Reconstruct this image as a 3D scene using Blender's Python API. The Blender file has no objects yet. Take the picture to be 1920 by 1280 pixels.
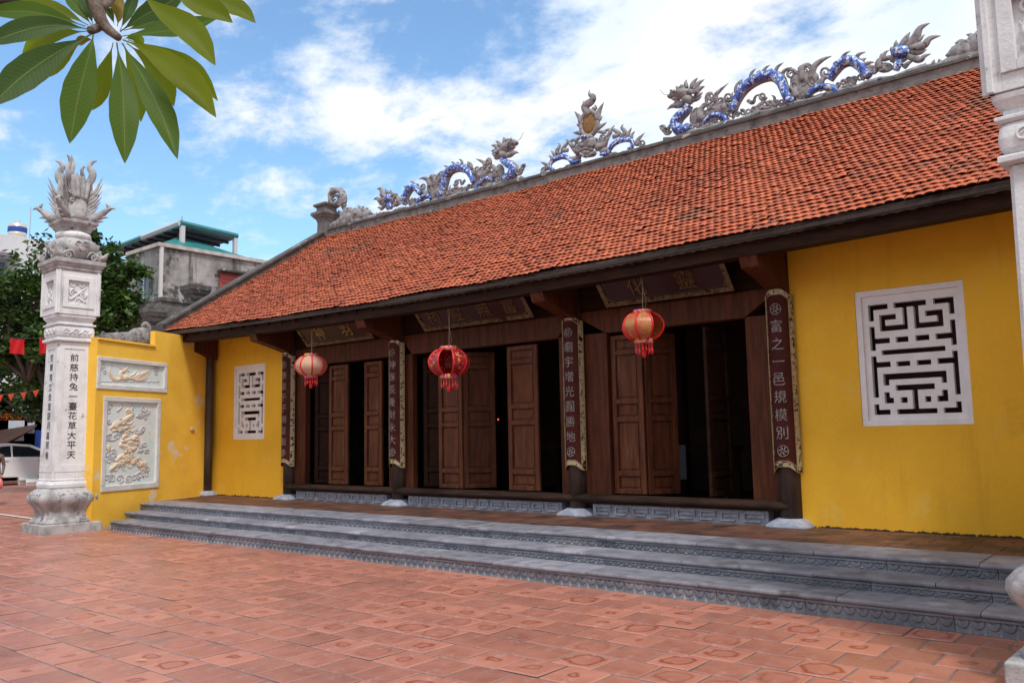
import bpy, bmesh, math, random
import numpy as np
from mathutils import Vector, Matrix
random.seed(7); RNG = np.random.default_rng(11)
S = bpy.context.scene
COL = S.collection
# ------------------------------------------------------------------ camera
FPX, YAW, PITCH, ROLL = 1581.57, math.radians(39.58), math.radians(6.403), math.radians(-1.08)
CAM = np.array([0.0, 0.0, 1.7])
def _basis():
    f = np.array([-math.sin(YAW)*math.cos(PITCH), math.cos(YAW)*math.cos(PITCH), math.sin(PITCH)])
    r = np.array([math.cos(YAW), math.sin(YAW), 0.0]); u = np.cross(r, f)
    c, s = math.cos(ROLL), math.sin(ROLL)
    return c*r+s*u, -s*r+c*u, f
CR, CU, CF = _basis()
cam = bpy.data.cameras.new('camera'); camo = bpy.data.objects.new('camera', cam); COL.objects.link(camo)
cam.sensor_width = 36; cam.lens = 36*FPX/1920; cam.clip_end = 3000; cam.clip_start = .05
camo.matrix_world = Matrix(((CR[0], CU[0], -CF[0], CAM[0]), (CR[1], CU[1], -CF[1], CAM[1]), (CR[2], CU[2], -CF[2], CAM[2]), (0, 0, 0, 1)))
S.camera = camo
# ------------------------------------------------------------------ sky
SUN_EL, SUN_AZ = 56.0, 122.0         # sun behind thin cloud, to the front right of the temple (azimuth clockwise from +y)
w = bpy.data.worlds.new('World'); S.world = w; w.use_nodes = True
nt = w.node_tree; N = nt.nodes; L = nt.links; N.clear()
def nd(t, **k):
    n = N.new(t)
    for a, b in k.items(): setattr(n, a, b)
    return n
out = nd('ShaderNodeOutputWorld'); bg = nd('ShaderNodeBackground'); bg.inputs[1].default_value = .122
sky = nd('ShaderNodeTexSky', sky_type='NISHITA', sun_disc=False, sun_elevation=math.radians(SUN_EL), sun_rotation=math.radians(SUN_AZ), altitude=50, air_density=1.0, dust_density=1.0, ozone_density=1.6)
tc = nd('ShaderNodeTexCoord'); sep = nd('ShaderNodeSeparateXYZ'); L.new(tc.outputs['Generated'], sep.inputs[0])
zz = nd('ShaderNodeMath', operation='ADD'); L.new(sep.outputs[2], zz.inputs[0]); zz.inputs[1].default_value = .22
zm = nd('ShaderNodeMath', operation='MAXIMUM'); L.new(zz.outputs[0], zm.inputs[0]); zm.inputs[1].default_value = .06
dx = nd('ShaderNodeMath', operation='DIVIDE'); L.new(sep.outputs[0], dx.inputs[0]); L.new(zm.outputs[0], dx.inputs[1])
dy = nd('ShaderNodeMath', operation='DIVIDE'); L.new(sep.outputs[1], dy.inputs[0]); L.new(zm.outputs[0], dy.inputs[1])
cmb = nd('ShaderNodeCombineXYZ'); L.new(dx.outputs[0], cmb.inputs[0]); L.new(dy.outputs[0], cmb.inputs[1])
mp = nd('ShaderNodeMapping'); mp.inputs['Location'].default_value = SKY_OFF if 'SKY_OFF' in globals() else (2.1, .45, 0); mp.inputs['Rotation'].default_value = (0, 0, .5); mp.inputs['Scale'].default_value = (1.0, 1.2, 1)
L.new(cmb.outputs[0], mp.inputs[0])
n1 = nd('ShaderNodeTexNoise'); n1.inputs['Scale'].default_value = 3.4; n1.inputs['Detail'].default_value = 13; n1.inputs['Roughness'].default_value = .63; n1.inputs['Distortion'].default_value = .15
L.new(mp.outputs[0], n1.inputs['Vector'])
n2 = nd('ShaderNodeTexNoise'); n2.inputs['Scale'].default_value = .55; n2.inputs['Detail'].default_value = 2
L.new(mp.outputs[0], n2.inputs['Vector'])
ad = nd('ShaderNodeMath', operation='MULTIPLY_ADD'); L.new(n2.outputs[0], ad.inputs[0]); ad.inputs[1].default_value = .75; L.new(n1.outputs[0], ad.inputs[2])
# the cloud bank thickens towards the temple's right (+x): a real weather gradient across the whole sky
gx = nd('ShaderNodeMath', operation='MULTIPLY_ADD'); L.new(sep.outputs[0], gx.inputs[0]); gx.inputs[1].default_value = .20; L.new(ad.outputs[0], gx.inputs[2])
rp = nd('ShaderNodeValToRGB'); rp.color_ramp.elements[0].position = .62; rp.color_ramp.elements[1].position = .85; rp.color_ramp.elements[0].color = (.03, .03, .03, 1); rp.color_ramp.interpolation = 'EASE'
L.new(gx.outputs[0], rp.inputs[0])
n3 = nd('ShaderNodeTexNoise'); n3.inputs['Scale'].default_value = 3.1; n3.inputs['Detail'].default_value = 5; L.new(mp.outputs[0], n3.inputs['Vector'])
cr = nd('ShaderNodeValToRGB'); cr.color_ramp.elements[0].color = (4.0, 4.5, 5.2, 1); cr.color_ramp.elements[1].color = (5.0, 5.05, 5.15, 1); cr.color_ramp.elements[0].position = .35; cr.color_ramp.elements[1].position = .6
L.new(n3.outputs[0], cr.inputs[0])
mx = nd('ShaderNodeMix', data_type='RGBA'); L.new(rp.outputs[0], mx.inputs[0]); hs = nd('ShaderNodeMix', data_type='RGBA', blend_type='MULTIPLY'); hs.inputs[0].default_value = 1; hs.inputs[7].default_value = (.82, 1.03, 1.10, 1); L.new(sky.outputs[0], hs.inputs[6]); L.new(hs.outputs[2], mx.inputs[6]); L.new(cr.outputs[0], mx.inputs[7])
L.new(mx.outputs[2], bg.inputs[0]); L.new(bg.outputs[0], out.inputs[0])
# ------------------------------------------------------------------ sun (soft, behind cloud)
sd = bpy.data.lights.new('sun', 'SUN'); sd.energy = 1.5; sd.angle = math.radians(10); sd.color = (1, .955, .88)
so = bpy.data.objects.new('sun', sd); COL.objects.link(so)
el, az = math.radians(SUN_EL), math.radians(SUN_AZ)
sv = Vector((math.sin(az)*math.cos(el), math.cos(az)*math.cos(el), math.sin(el)))
so.rotation_euler = sv.to_track_quat('Z', 'Y').to_euler(); so.location = (0, -20, 30)
S.view_settings.view_transform = 'Standard'; S.view_settings.look = 'None'; S.view_settings.exposure = 0.85; S.view_settings.gamma = 1
S.render.engine = 'CYCLES'; S.cycles.max_bounces = 6; S.cycles.use_denoising = True
# ------------------------------------------------------------------ pixel -> place (1920 x 1280 photograph), always onto a known plane
def ray(px, py): return CF + CR*(px-960)/FPX - CU*(py-640)/FPX
def on(px, py, ax, v):
    d = ray(px, py); return CAM + d*((v-CAM[ax])/d[ax])
def onpl(px, py, p0, n):
    d = ray(px, py); return CAM + d*(np.dot(np.array(p0)-CAM, n)/np.dot(d, n))
def depth(px, py, D): return CAM + ray(px, py)*D
# ------------------------------------------------------------------ mesh helpers
class MB:
    def __init__(s): s.v = []; s.f = []; s.uv = None; s.at = None
    def add(s, vs, fs):
        o = len(s.v); s.v.extend([tuple(map(float, p)) for p in vs]); s.f.extend([tuple(i+o for i in f) for f in fs]); return s
    def box(s, x0, x1, y0, y1, z0, z1):
        return s.add([(x0,y0,z0),(x1,y0,z0),(x1,y1,z0),(x0,y1,z0),(x0,y0,z1),(x1,y0,z1),(x1,y1,z1),(x0,y1,z1)], [(0,3,2,1),(4,5,6,7),(0,1,5,4),(1,2,6,5),(2,3,7,6),(3,0,4,7)])
    def obox(s, o, e1, e2, e3, a0, a1, b0, b1, c0, c1):
        o, e1, e2, e3 = map(np.array, (o, e1, e2, e3)); P = lambda a, b, c: o+e1*a+e2*b+e3*c
        fs = [(0,3,2,1),(4,5,6,7),(0,1,5,4),(1,2,6,5),(2,3,7,6),(3,0,4,7)]
        if np.dot(np.cross(e1, e2), e3) < 0: fs = [f[::-1] for f in fs]
        return s.add([P(a0,b0,c0),P(a1,b0,c0),P(a1,b1,c0),P(a0,b1,c0),P(a0,b0,c1),P(a1,b0,c1),P(a1,b1,c1),P(a0,b1,c1)], fs)
    def prism(s, poly, f0, f1):
        """poly: list of 2D; f0/f1 map 2D -> 3D for the two ends"""
        n = len(poly); a = [f0(*p) for p in poly]; b = [f1(*p) for p in poly]
        fs = [tuple(range(n))[::-1], tuple(range(n, 2*n))] + [(i, (i+1) % n, n+(i+1) % n, n+i) for i in range(n)]
        return s.add(a+b, fs)
    def loft(s, rings, cap=True):
        n = len(rings[0]); vs = [p for r in rings for p in r]; fs = []
        for k in range(len(rings)-1):
            for i in range(n):
                j = (i+1) % n; fs.append((k*n+i, k*n+j, (k+1)*n+j, (k+1)*n+i))
        if cap: fs += [tuple(range(n))[::-1], tuple((len(rings)-1)*n+i for i in range(n))]
        return s.add(vs, fs)
    def sweep(s, pts, rad, nrm, flat=1.0, n=8):
        pts = [np.array(p, float) for p in pts]; nrm = np.array(nrm, float); rings = []
        for i, p in enumerate(pts):
            t = pts[min(i+1, len(pts)-1)]-pts[max(i-1, 0)]; t /= (np.linalg.norm(t)+1e-9)
            nn = nrm-t*np.dot(nrm, t); nn /= (np.linalg.norm(nn)+1e-9); b = np.cross(t, nn)
            r = rad[i] if hasattr(rad, '__len__') else rad
            rings.append([p+b*math.cos(a)*r+nn*math.sin(a)*r*flat for a in [2*math.pi*k/n for k in range(n)]])
        return s.loft(rings)
    def ell(s, c, rx, ry, rz, nu=12, nv=7):
        c = np.array(c); rings = []
        for k in range(nv+1):
            ph = math.pi*(k+.0001)/(nv+.0002)-math.pi/2
            rings.append([c+np.array([rx*math.cos(ph)*math.cos(t), ry*math.cos(ph)*math.sin(t), rz*math.sin(ph)]) for t in [2*math.pi*i/nu for i in range(nu)]])
        return s.loft(rings)
    def lathe(s, c, prof, n=16):
        """prof: (r, z) list, bottom to top"""
        return s.loft([[(c[0]+r*math.cos(t), c[1]+r*math.sin(t), c[2]+z) for t in [2*math.pi*i/n for i in range(n)]] for r, z in prof])
    def mesh(s, name, smooth=False):
        me = bpy.data.meshes.new(name); me.from_pydata(s.v, [], s.f)
        if smooth: me.polygons.foreach_set('use_smooth', [True]*len(me.polygons))
        me.validate(); return me
def crom(P, k=5):
    P = [np.array(p, float) for p in P]; Q = [2*P[0]-P[1]]+P+[2*P[-1]-P[-2]]; out_ = []
    for i in range(1, len(Q)-2):
        for j in range(k):
            t = j/k; a, b, c, d = Q[i-1], Q[i], Q[i+1], Q[i+2]
            out_.append(.5*((2*b)+(-a+c)*t+(2*a-5*b+4*c-d)*t*t+(-a+3*b-3*c+d)*t**3))
    return out_+[P[-1]]
def empty(name, loc=(0, 0, 0), rz=0):
    o = bpy.data.objects.new(name, None); o.location = loc; o.rotation_euler = (0, 0, rz); o.empty_display_size = .2; COL.objects.link(o); return o
def tag(o, label=None, cat=None, group=None, kind=None):
    if label: o['label'] = label
    if cat: o['category'] = cat
    if group: o['group'] = group
    if kind: o['kind'] = kind
    return o
def world_of(o):
    m = Matrix.LocRotScale(o.location, o.rotation_euler, o.scale)
    if o.parent: m = world_of(o.parent) @ o.matrix_parent_inverse @ m
    return m
def put(name, mb, mat, parent=None, smooth=False, local=False, bevel=0):
    me = mb.mesh(name, smooth) if isinstance(mb, MB) else mb
    o = bpy.data.objects.new(name, me); COL.objects.link(o)
    if mat is not None and not len(me.materials): me.materials.append(mat)
    if parent:
        o.parent = parent
        if not local: o.matrix_parent_inverse = world_of(parent).inverted()
    if bevel:
        b = o.modifiers.new('bevel', 'BEVEL'); b.width = bevel; b.segments = 2; b.limit_method = 'ANGLE'; b.angle_limit = math.radians(40)
    return o
# ------------------------------------------------------------------ material helper
def M(name, c1, c2=None, rough=.7, scale=3.0, detail=6, pos=(.35, .65), spots=None, fine=None, bump=.0, bscale=60, metal=0, stretch=None, trans=0, spec=.5, extra=None):
    """noise-mixed colour c1/c2, optional spots=(colour, scale, threshold, softness), fine bump"""
    m = bpy.data.materials.new(name); m.use_nodes = True; t = m.node_tree; n = t.nodes; l = t.links; n.clear()
    o = n.new('ShaderNodeOutputMaterial'); b = n.new('ShaderNodeBsdfPrincipled'); l.new(b.outputs[0], o.inputs[0])
    b.inputs['Roughness'].default_value = rough; b.inputs['Metallic'].default_value = metal; b.inputs['Specular IOR Level'].default_value = spec
    co = n.new('ShaderNodeTexCoord'); vec = co.outputs['Object']
    if stretch:
        mp_ = n.new('ShaderNodeMapping'); mp_.inputs['Scale'].default_value = stretch; l.new(vec, mp_.inputs[0]); vec = mp_.outputs[0]
    col = None
    def rgb(c):
        r = n.new('ShaderNodeRGB'); r.outputs[0].default_value = (*c, 1); return r.outputs[0]
    def noise(sc, de=5, ro=.6):
        x = n.new('ShaderNodeTexNoise'); x.inputs['Scale'].default_value = sc; x.inputs['Detail'].default_value = de; x.inputs['Roughness'].default_value = ro; l.new(vec, x.inputs['Vector']); return x.outputs[0]
    def mixc(fac, a, c):
        x = n.new('ShaderNodeMix'); x.data_type = 'RGBA'; l.new(fac, x.inputs[0]); l.new(a, x.inputs[6]); l.new(c, x.inputs[7]); return x.outputs[2]
    def ramp(v, a, b_):
        x = n.new('ShaderNodeMapRange'); x.interpolation_type = 'SMOOTHSTEP'; l.new(v, x.inputs[0]); x.inputs[1].default_value = a; x.inputs[2].default_value = b_; return x.outputs[0]
    col = rgb(c1)
    if c2: col = mixc(ramp(noise(scale, detail), *pos), col, rgb(c2))
    for sp in (spots or []):
        col = mixc(ramp(noise(sp[1], 8, .65), sp[2], sp[2]+sp[3]), col, rgb(sp[0]))
    if fine:
        x = n.new('ShaderNodeMix'); x.data_type = 'RGBA'; x.blend_type = 'MULTIPLY'; x.inputs[0].default_value = 1
        y = n.new('ShaderNodeMapRange'); l.new(noise(fine[0], 3), y.inputs[0]); y.inputs[1].default_value = .25; y.inputs[2].default_value = .75; y.inputs[3].default_value = 1-fine[1]; y.inputs[4].default_value = 1+fine[1]*.4
        l.new(col, x.inputs[6]); l.new(y.outputs[0], x.inputs[7]); col = x.outputs[2]
    hgt = None
    if extra: 
        r = extra(n, l, co, col, mixc, ramp, noise, rgb, b); col = r
    l.new(col, b.inputs['Base Color'])
    if bump:
        bp = n.new('ShaderNodeBump'); bp.inputs['Strength'].default_value = min(1, bump); bp.inputs['Distance'].default_value = .02
        l.new(noise(bscale, 4), bp.inputs['Height']); l.new(bp.outputs[0], b.inputs['Normal'])
    if trans:
        tr = n.new('ShaderNodeBsdfTranslucent'); l.new(col, tr.inputs[0]); ms = n.new('ShaderNodeMixShader'); ms.inputs[0].default_value = trans
        l.new(b.outputs[0], ms.inputs[1]); l.new(tr.outputs[0], ms.inputs[2]); l.new(ms.outputs[0], o.inputs[0])
    return m
# extras
def x_rnd(amount, dark=(.5, .5, .5)):
    """per-piece brightness from the face attribute rnd"""
    def f(n, l, co, col, mixc, ramp, noise, rgb, b):
        a = n.new('ShaderNodeAttribute'); a.attribute_name = 'rnd'
        y = n.new('ShaderNodeMapRange'); l.new(a.outputs['Fac'], y.inputs[0]); y.inputs[3].default_value = 1-amount; y.inputs[4].default_value = 1+amount*.6
        x = n.new('ShaderNodeMix'); x.data_type = 'RGBA'; x.blend_type = 'MULTIPLY'; x.inputs[0].default_value = 1
        l.new(col, x.inputs[6]); l.new(y.outputs[0], x.inputs[7]); return x.outputs[2]
    return f
def x_low(z0, h, c, sc=9):
    """mould / flaking along the foot of a wall, ragged by noise"""
    def f(n, l, co, col, mixc, ramp, noise, rgb, b):
        s_ = n.new('ShaderNodeSeparateXYZ'); l.new(co.outputs['Object'], s_.inputs[0])
        k = n.new('ShaderNodeMapRange'); l.new(s_.outputs[2], k.inputs[0]); k.inputs[1].default_value = z0; k.inputs[2].default_value = z0+h; k.inputs[3].default_value = .62; k.inputs[4].default_value = 0
        a = n.new('ShaderNodeMath'); a.operation = 'ADD'; l.new(k.outputs[0], a.inputs[0]); l.new(noise(sc, 8, .7), a.inputs[1])
        return mixc(ramp(a.outputs[0], .93, 1.0), col, rgb(c))
    return f
def x_chain(*fs):
    def f(n, l, co, col, mixc, ramp, noise, rgb, b):
        for g in fs: col = g(n, l, co, col, mixc, ramp, noise, rgb, b)
        return col
    return f
def x_streak(c, sc=(9, 9, .6), t=.56, w_=.16, amt=1):
    """vertical run-off stains"""
    def f(n, l, co, col, mixc, ramp, noise, rgb, b):
        mp_ = n.new('ShaderNodeMapping'); mp_.inputs['Scale'].default_value = sc; l.new(co.outputs['Object'], mp_.inputs[0])
        x = n.new('ShaderNodeTexNoise'); x.inputs['Scale'].default_value = 1; x.inputs['Detail'].default_value = 6; x.inputs['Roughness'].default_value = .65; l.new(mp_.outputs[0], x.inputs['Vector'])
        k = ramp(x.outputs[0], t, t+w_)
        if amt < 1:
            q = n.new('ShaderNodeMath'); q.operation = 'MULTIPLY'; l.new(k, q.inputs[0]); q.inputs[1].default_value = amt; k = q.outputs[0]
        return mixc(k, col, rgb(c))
    return f
def x_paving(n, l, co, col, mixc, ramp, noise, rgb, b):
    """ring-shaped firing / water marks in the clay tiles, one per tile"""
    a = n.new('ShaderNodeAttribute'); a.attribute_name = 'rnd'
    a2 = n.new('ShaderNodeAttribute'); a2.attribute_name = 'rnd2'
    uv = n.new('ShaderNodeUVMap'); uv.uv_map = 'UVMap'
    def math_(op, x, y=None, z=None):
        q = n.new('ShaderNodeMath'); q.operation = op
        for i, v in enumerate((x, y, z)):
            if v is None: continue
            if isinstance(v, (int, float)): q.inputs[i].default_value = v
            else: l.new(v, q.inputs[i])
        return q.outputs[0]
    g = n.new('ShaderNodeNewGeometry')
    wn = n.new('ShaderNodeTexNoise'); wn.inputs['Scale'].default_value = 6; wn.inputs['Detail'].default_value = 3; l.new(g.outputs['Position'], wn.inputs['Vector'])
    sp = n.new('ShaderNodeSeparateXYZ'); l.new(uv.outputs[0], sp.inputs[0])
    sw = n.new('ShaderNodeSeparateColor'); l.new(wn.outputs[1], sw.inputs[0])
    ux = math_('ADD', math_('ADD', sp.outputs[0], -.5), math_('MULTIPLY', math_('ADD', sw.outputs[0], -.5), .42))
    uy = math_('ADD', math_('ADD', sp.outputs[1], -.5), math_('MULTIPLY', math_('ADD', sw.outputs[1], -.5), .42))
    p = 2.6
    d = math_('POWER', math_('ADD', math_('POWER', math_('ABSOLUTE', ux), p), math_('POWER', math_('ABSOLUTE', uy), p)), 1/p)
    r0 = math_('MULTIPLY_ADD', a2.outputs['Fac'], .30, .06)
    ring = math_('SUBTRACT', 1.0, math_('MULTIPLY', math_('ABSOLUTE', math_('SUBTRACT', d, r0)), 16.0)); ring = math_('MAXIMUM', ring, 0)
    fill = math_('MULTIPLY', ramp(math_('SUBTRACT', r0, d), -.02, .06), .22)
    gate = ramp(a.outputs['Fac'], .33, .95)
    k = math_('MINIMUM', math_('MULTIPLY', math_('ADD', math_('MULTIPLY', ring, .9), fill), gate), 1)
    col = mixc(k, col, rgb((.20, .040, .016)))
    # a little dirt near the joints
    e = math_('MAXIMUM', math_('ABSOLUTE', math_('ADD', sp.outputs[0], -.5)), math_('ABSOLUTE', math_('ADD', sp.outputs[1], -.5)))
    k2 = math_('MULTIPLY', ramp(math_('ADD', e, math_('MULTIPLY', math_('ADD', noise(14, 5), -.5), .25)), .43, .56), .55)
    col = mixc(k2, col, rgb((.19, .125, .105)))
    # dark damp blotches running over several tiles
    gn = n.new('ShaderNodeTexNoise'); gn.inputs['Scale'].default_value = 1.15; gn.inputs['Detail'].default_value = 6; gn.inputs['Roughness'].default_value = .62; l.new(g.outputs['Position'], gn.inputs['Vector'])
    k3 = math_('MULTIPLY', ramp(gn.outputs[0], .60, .74), .55)
    col = mixc(k3, col, rgb((.20, .125, .115)))
    y = n.new('ShaderNodeMapRange'); l.new(a.outputs['Fac'], y.inputs[0]); y.inputs[3].default_value = .76; y.inputs[4].default_value = 1.14
    x = n.new('ShaderNodeMix'); x.data_type = 'RGBA'; x.blend_type = 'MULTIPLY'; x.inputs[0].default_value = 1; l.new(col, x.inputs[6]); l.new(y.outputs[0], x.inputs[7])
    rr = n.new('ShaderNodeMapRange'); l.new(wn.outputs[0], rr.inputs[0]); rr.inputs[1].default_value = .3; rr.inputs[2].default_value = .7; rr.inputs[3].default_value = .25; rr.inputs[4].default_value = .48; l.new(rr.outputs[0], b.inputs['Roughness'])
    return x.outputs[2]
def x_mosaic(n, l, co, col, mixc, ramp, noise, rgb, b):
    v = n.new('ShaderNodeTexVoronoi'); v.inputs['Scale'].default_value = 24; l.new(co.outputs['Object'], v.inputs['Vector'])
    sc = n.new('ShaderNodeSeparateColor'); l.new(v.outputs['Color'], sc.inputs[0])
    r = n.new('ShaderNodeValToRGB'); cr_ = r.color_ramp; cr_.interpolation = 'CONSTANT'; l.new(sc.outputs[0], r.inputs[0])
    cr_.elements[0].color = (.008, .05, .36, 1); cr_.elements[1].position = .30; cr_.elements[1].color = (.02, .13, .62, 1)
    for p, c in ((.48, (.10, .30, .74, 1)), (.62, (.50, .62, .82, 1)), (.80, (.015, .08, .45, 1)), (.93, (.72, .78, .85, 1))):
        e = cr_.elements.new(p); e.color = c
    v2 = n.new('ShaderNodeTexVoronoi'); v2.feature = 'DISTANCE_TO_EDGE'; v2.inputs['Scale'].default_value = 24; l.new(co.outputs['Object'], v2.inputs['Vector'])
    return mixc(ramp(v2.outputs['Distance'], .02, .06), rgb((.25, .25, .26)), r.outputs[0])
def x_gold(n, l, co, col, mixc, ramp, noise, rgb, b):
    v = n.new('ShaderNodeTexVoronoi'); v.inputs['Scale'].default_value = 30; v.feature = 'SMOOTH_F1'; l.new(co.outputs['Object'], v.inputs['Vector'])
    c2 = mixc(ramp(v.outputs['Distance'], .52, .62), col, rgb((.10, .05, .03)))
    return mixc(ramp(noise(8, 2), .60, .62), c2, rgb((.045, .008, .006)))
MAT = dict(
 yellow=M('yellow_plaster', (.90, .505, .030), (.83, .445, .026), .82, 1.1, 5, spots=[((.84, .53, .085), 1.9, .56, .16), ((.70, .38, .022), .8, .57, .14), ((.30, .17, .03), 7.0, .70, .08)], fine=(35, .05), bump=.12, bscale=30, extra=x_chain(x_streak((.66, .35, .022), (3.5, 3.5, .3), .54, .18, .5), x_low(.45, .07, (.05, .035, .018), 16))),
 yellow_wing=M('yellow_wing', (.90, .54, .060), (.82, .46, .045), .82, 1.5, 5, spots=[((.74, .60, .42), 1.7, .60, .05), ((.66, .60, .52), 2.6, .665, .03), ((.30, .17, .05), 4.5, .72, .05)], fine=(30, .06), bump=.18, bscale=24, extra=x_low(.0, .35, (.55, .42, .25), 5)),
 white=M('white_lime', (.74, .74, .76), (.56, .555, .57), .8, 2.4, 8, (.42, .72), spots=[((.17, .165, .17), 4.2, .61, .14), ((.50, .38, .25), 3.0, .70, .07)], fine=(40, .10), bump=.25, bscale=38, extra=x_streak((.25, .24, .24), (7, 7, .7), .57, .2, .75)),
 white_old=M('white_stone_weathered', (.46, .45, .455), (.25, .243, .25), .85, 4.5, 8, (.38, .66), spots=[((.075, .07, .07), 5.5, .57, .12), ((.52, .33, .17), 4.0, .66, .08)], fine=(60, .15), bump=.4, bscale=45),
 white_paint=M('white_window_paint', (.84, .83, .88), (.77, .76, .80), .6, 5, 4, fine=(60, .04), bump=.08),
 stone=M('blue_grey_stone', (.19, .21, .265), (.28, .29, .34), .62, 4.0, 7, (.38, .66), spots=[((.11, .13, .17), 1.6, .55, .12), ((.16, .13, .12), 6.0, .64, .1)], fine=(70, .16), bump=.35, bscale=70, extra=x_rnd(.18)),
 stone_top=M('blue_grey_tread', (.265, .26, .305), (.175, .172, .20), .58, 5.0, 7, (.38, .66), spots=[((.115, .10, .105), 2.6, .57, .12), ((.35, .34, .385), 1.6, .56, .12)], fine=(80, .16), bump=.3, bscale=80, extra=x_rnd(.2)),
 stone_pale=M('pale_blue_stone', (.37, .40, .50), (.24, .26, .33), .6, 7, 6, fine=(60, .15), bump=.3, bscale=50),
 pave=M('clay_paving', (.46, .185, .128), (.39, .143, .095), .42, 1.3, 6, spots=[((.48, .25, .20), 3.0, .54, .16)], fine=(55, .10), bump=.10, bscale=40, spec=.6, extra=x_paving),
 pave_far=M('clay_paving_far', (.45, .165, .115), (.40, .16, .12), .45, .6, 6, fine=(3, .15)),
 porch=M('porch_clay', (.17, .066, .040), (.10, .048, .032), .6, 2.2, 6, spots=[((.045, .026, .02), 2.0, .50, .14)], fine=(20, .2), extra=x_rnd(.35)),
 mortar=M('mortar', (.27, .175, .145), (.13, .10, .092), .9, 2.2, 5, fine=(60, .2), bump=.3),
 rtile=M('roof_clay', (.50, .125, .050), (.42, .092, .036), .75, .9, 6, spots=[((.22, .09, .05), .8, .56, .16), ((.13, .08, .05), 1.9, .62, .08), ((.07, .05, .04), 4.3, .66, .06)], fine=(18, .14), bump=.2, bscale=50, extra=x_rnd(.30)),
 deck=M('roof_batten_dark', (.035, .018, .013)),
 cement=M('old_cement', (.20, .19, .187), (.115, .108, .106), .88, 5, 8, (.38, .66), spots=[((.045, .042, .04), 4.6, .55, .14), ((.36, .345, .335), 3.1, .60, .1)], fine=(50, .2), bump=.45, bscale=48),
 cement_dk=M('dark_cement', (.075, .071, .070), (.16, .15, .145), .9, 3.6, 8, (.46, .70), spots=[((.40, .38, .36), 2.6, .61, .05)], fine=(50, .2), bump=.45, bscale=42),
 sculpt=M('dragon_cement', (.33, .315, .325), (.19, .18, .185), .85, 7, 7, (.38, .66), spots=[((.06, .055, .058), 9, .53, .14)], fine=(40, .2), bump=.35, bscale=60),
 mosaic=M('blue_white_porcelain', (.03, .14, .6), rough=.22, extra=x_mosaic),
 wood=M('red_brown_wood', (.115, .033, .013), (.065, .018, .008), .6, 5, 6, fine=(30, .2), bump=.15, bscale=40, stretch=(3, 3, .35), spec=.22, extra=x_streak((.10, .055, .04), (5, 5, 1.1), .60, .14, .4)),
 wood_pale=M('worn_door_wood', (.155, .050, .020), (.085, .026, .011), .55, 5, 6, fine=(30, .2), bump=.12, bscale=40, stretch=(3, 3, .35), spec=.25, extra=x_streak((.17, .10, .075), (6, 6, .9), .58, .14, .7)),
 wood_dark=M('beam_and_shaded_leaf_wood', (.042, .016, .008), (.022, .009, .006), .7, 4, 6, fine=(20, .25), stretch=(.6, 3, 3), bump=.2, bscale=30, spec=.15),
 wood_grey=M('weathered_log', (.050, .027, .019), (.025, .014, .011), .75, 5, 6, fine=(26, .25), stretch=(.5, 3, 3), bump=.25, bscale=40, spec=.15),
 wood_post=M('weathered_post', (.080, .050, .040), (.042, .026, .021), .65, 5, 6, fine=(26, .25), stretch=(3, 3, .3), bump=.25, bscale=40),
 fascia=M('eave_board', (.085, .068, .060), (.026, .018, .015), .9, 1.3, 7, (.44, .64), fine=(40, .2), bump=.3, bscale=40, spec=.15),
 lacquer=M('maroon_lacquer', (.075, .016, .011), (.055, .011, .009), .6, 4, 3, spec=.15),
 lacquer_dk=M('dark_lacquer', (.045, .008, .010), (.03, .006, .008), .45, 4, 3),
 gold=M('gilt', (.46, .33, .15), (.30, .20, .085), .45, 20, 3, metal=.25, fine=(60, .25)),
 giltborder=M('gilt_border', (.50, .43, .31), (.38, .31, .19), .45, 16, 3, metal=.2, extra=x_gold),
 silver=M('inlay_silver', (.33, .28, .28), (.19, .14, .135), .5, 26, 3, metal=.2),
 black=M('black_paint', (.018, .016, .016), rough=.6),
 giltborder_dk=M('gilt_border_dull', (.20, .145, .07), (.13, .09, .04), .5, 16, 3, metal=.2, extra=x_gold),
 gold_dull=M('dull_gilt', (.20, .13, .055), (.10, .065, .03), .5, 20, 3, metal=.2),
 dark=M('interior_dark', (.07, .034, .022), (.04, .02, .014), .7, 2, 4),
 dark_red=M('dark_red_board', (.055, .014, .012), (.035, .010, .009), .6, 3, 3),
 leaf=None)
# ================================================================== SETTING
def W(y): return -17.3-.4*(y-7.85)            # line of the left wing wall (x for a given y)
ZF = .45; XC = -9.94; YW = 11.1
XL, XR = -19.0, -.88                          # roof ends
g = MB(); g.add([(-900, -300, -.06), (500, -300, -.06), (500, 1100, -.06), (-900, 1100, -.06)], [(0, 1, 2, 3)])
tag(put('ground', g, MAT['pave_far']), kind='structure')
court = MB(); court.add([(-46, -3, -.007), (6, -3, -.007), (6, 24, -.007), (-46, 24, -.007)], [(0, 1, 2, 3)])
court_o = tag(put('courtyard', court, MAT['mortar']), kind='structure')
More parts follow.
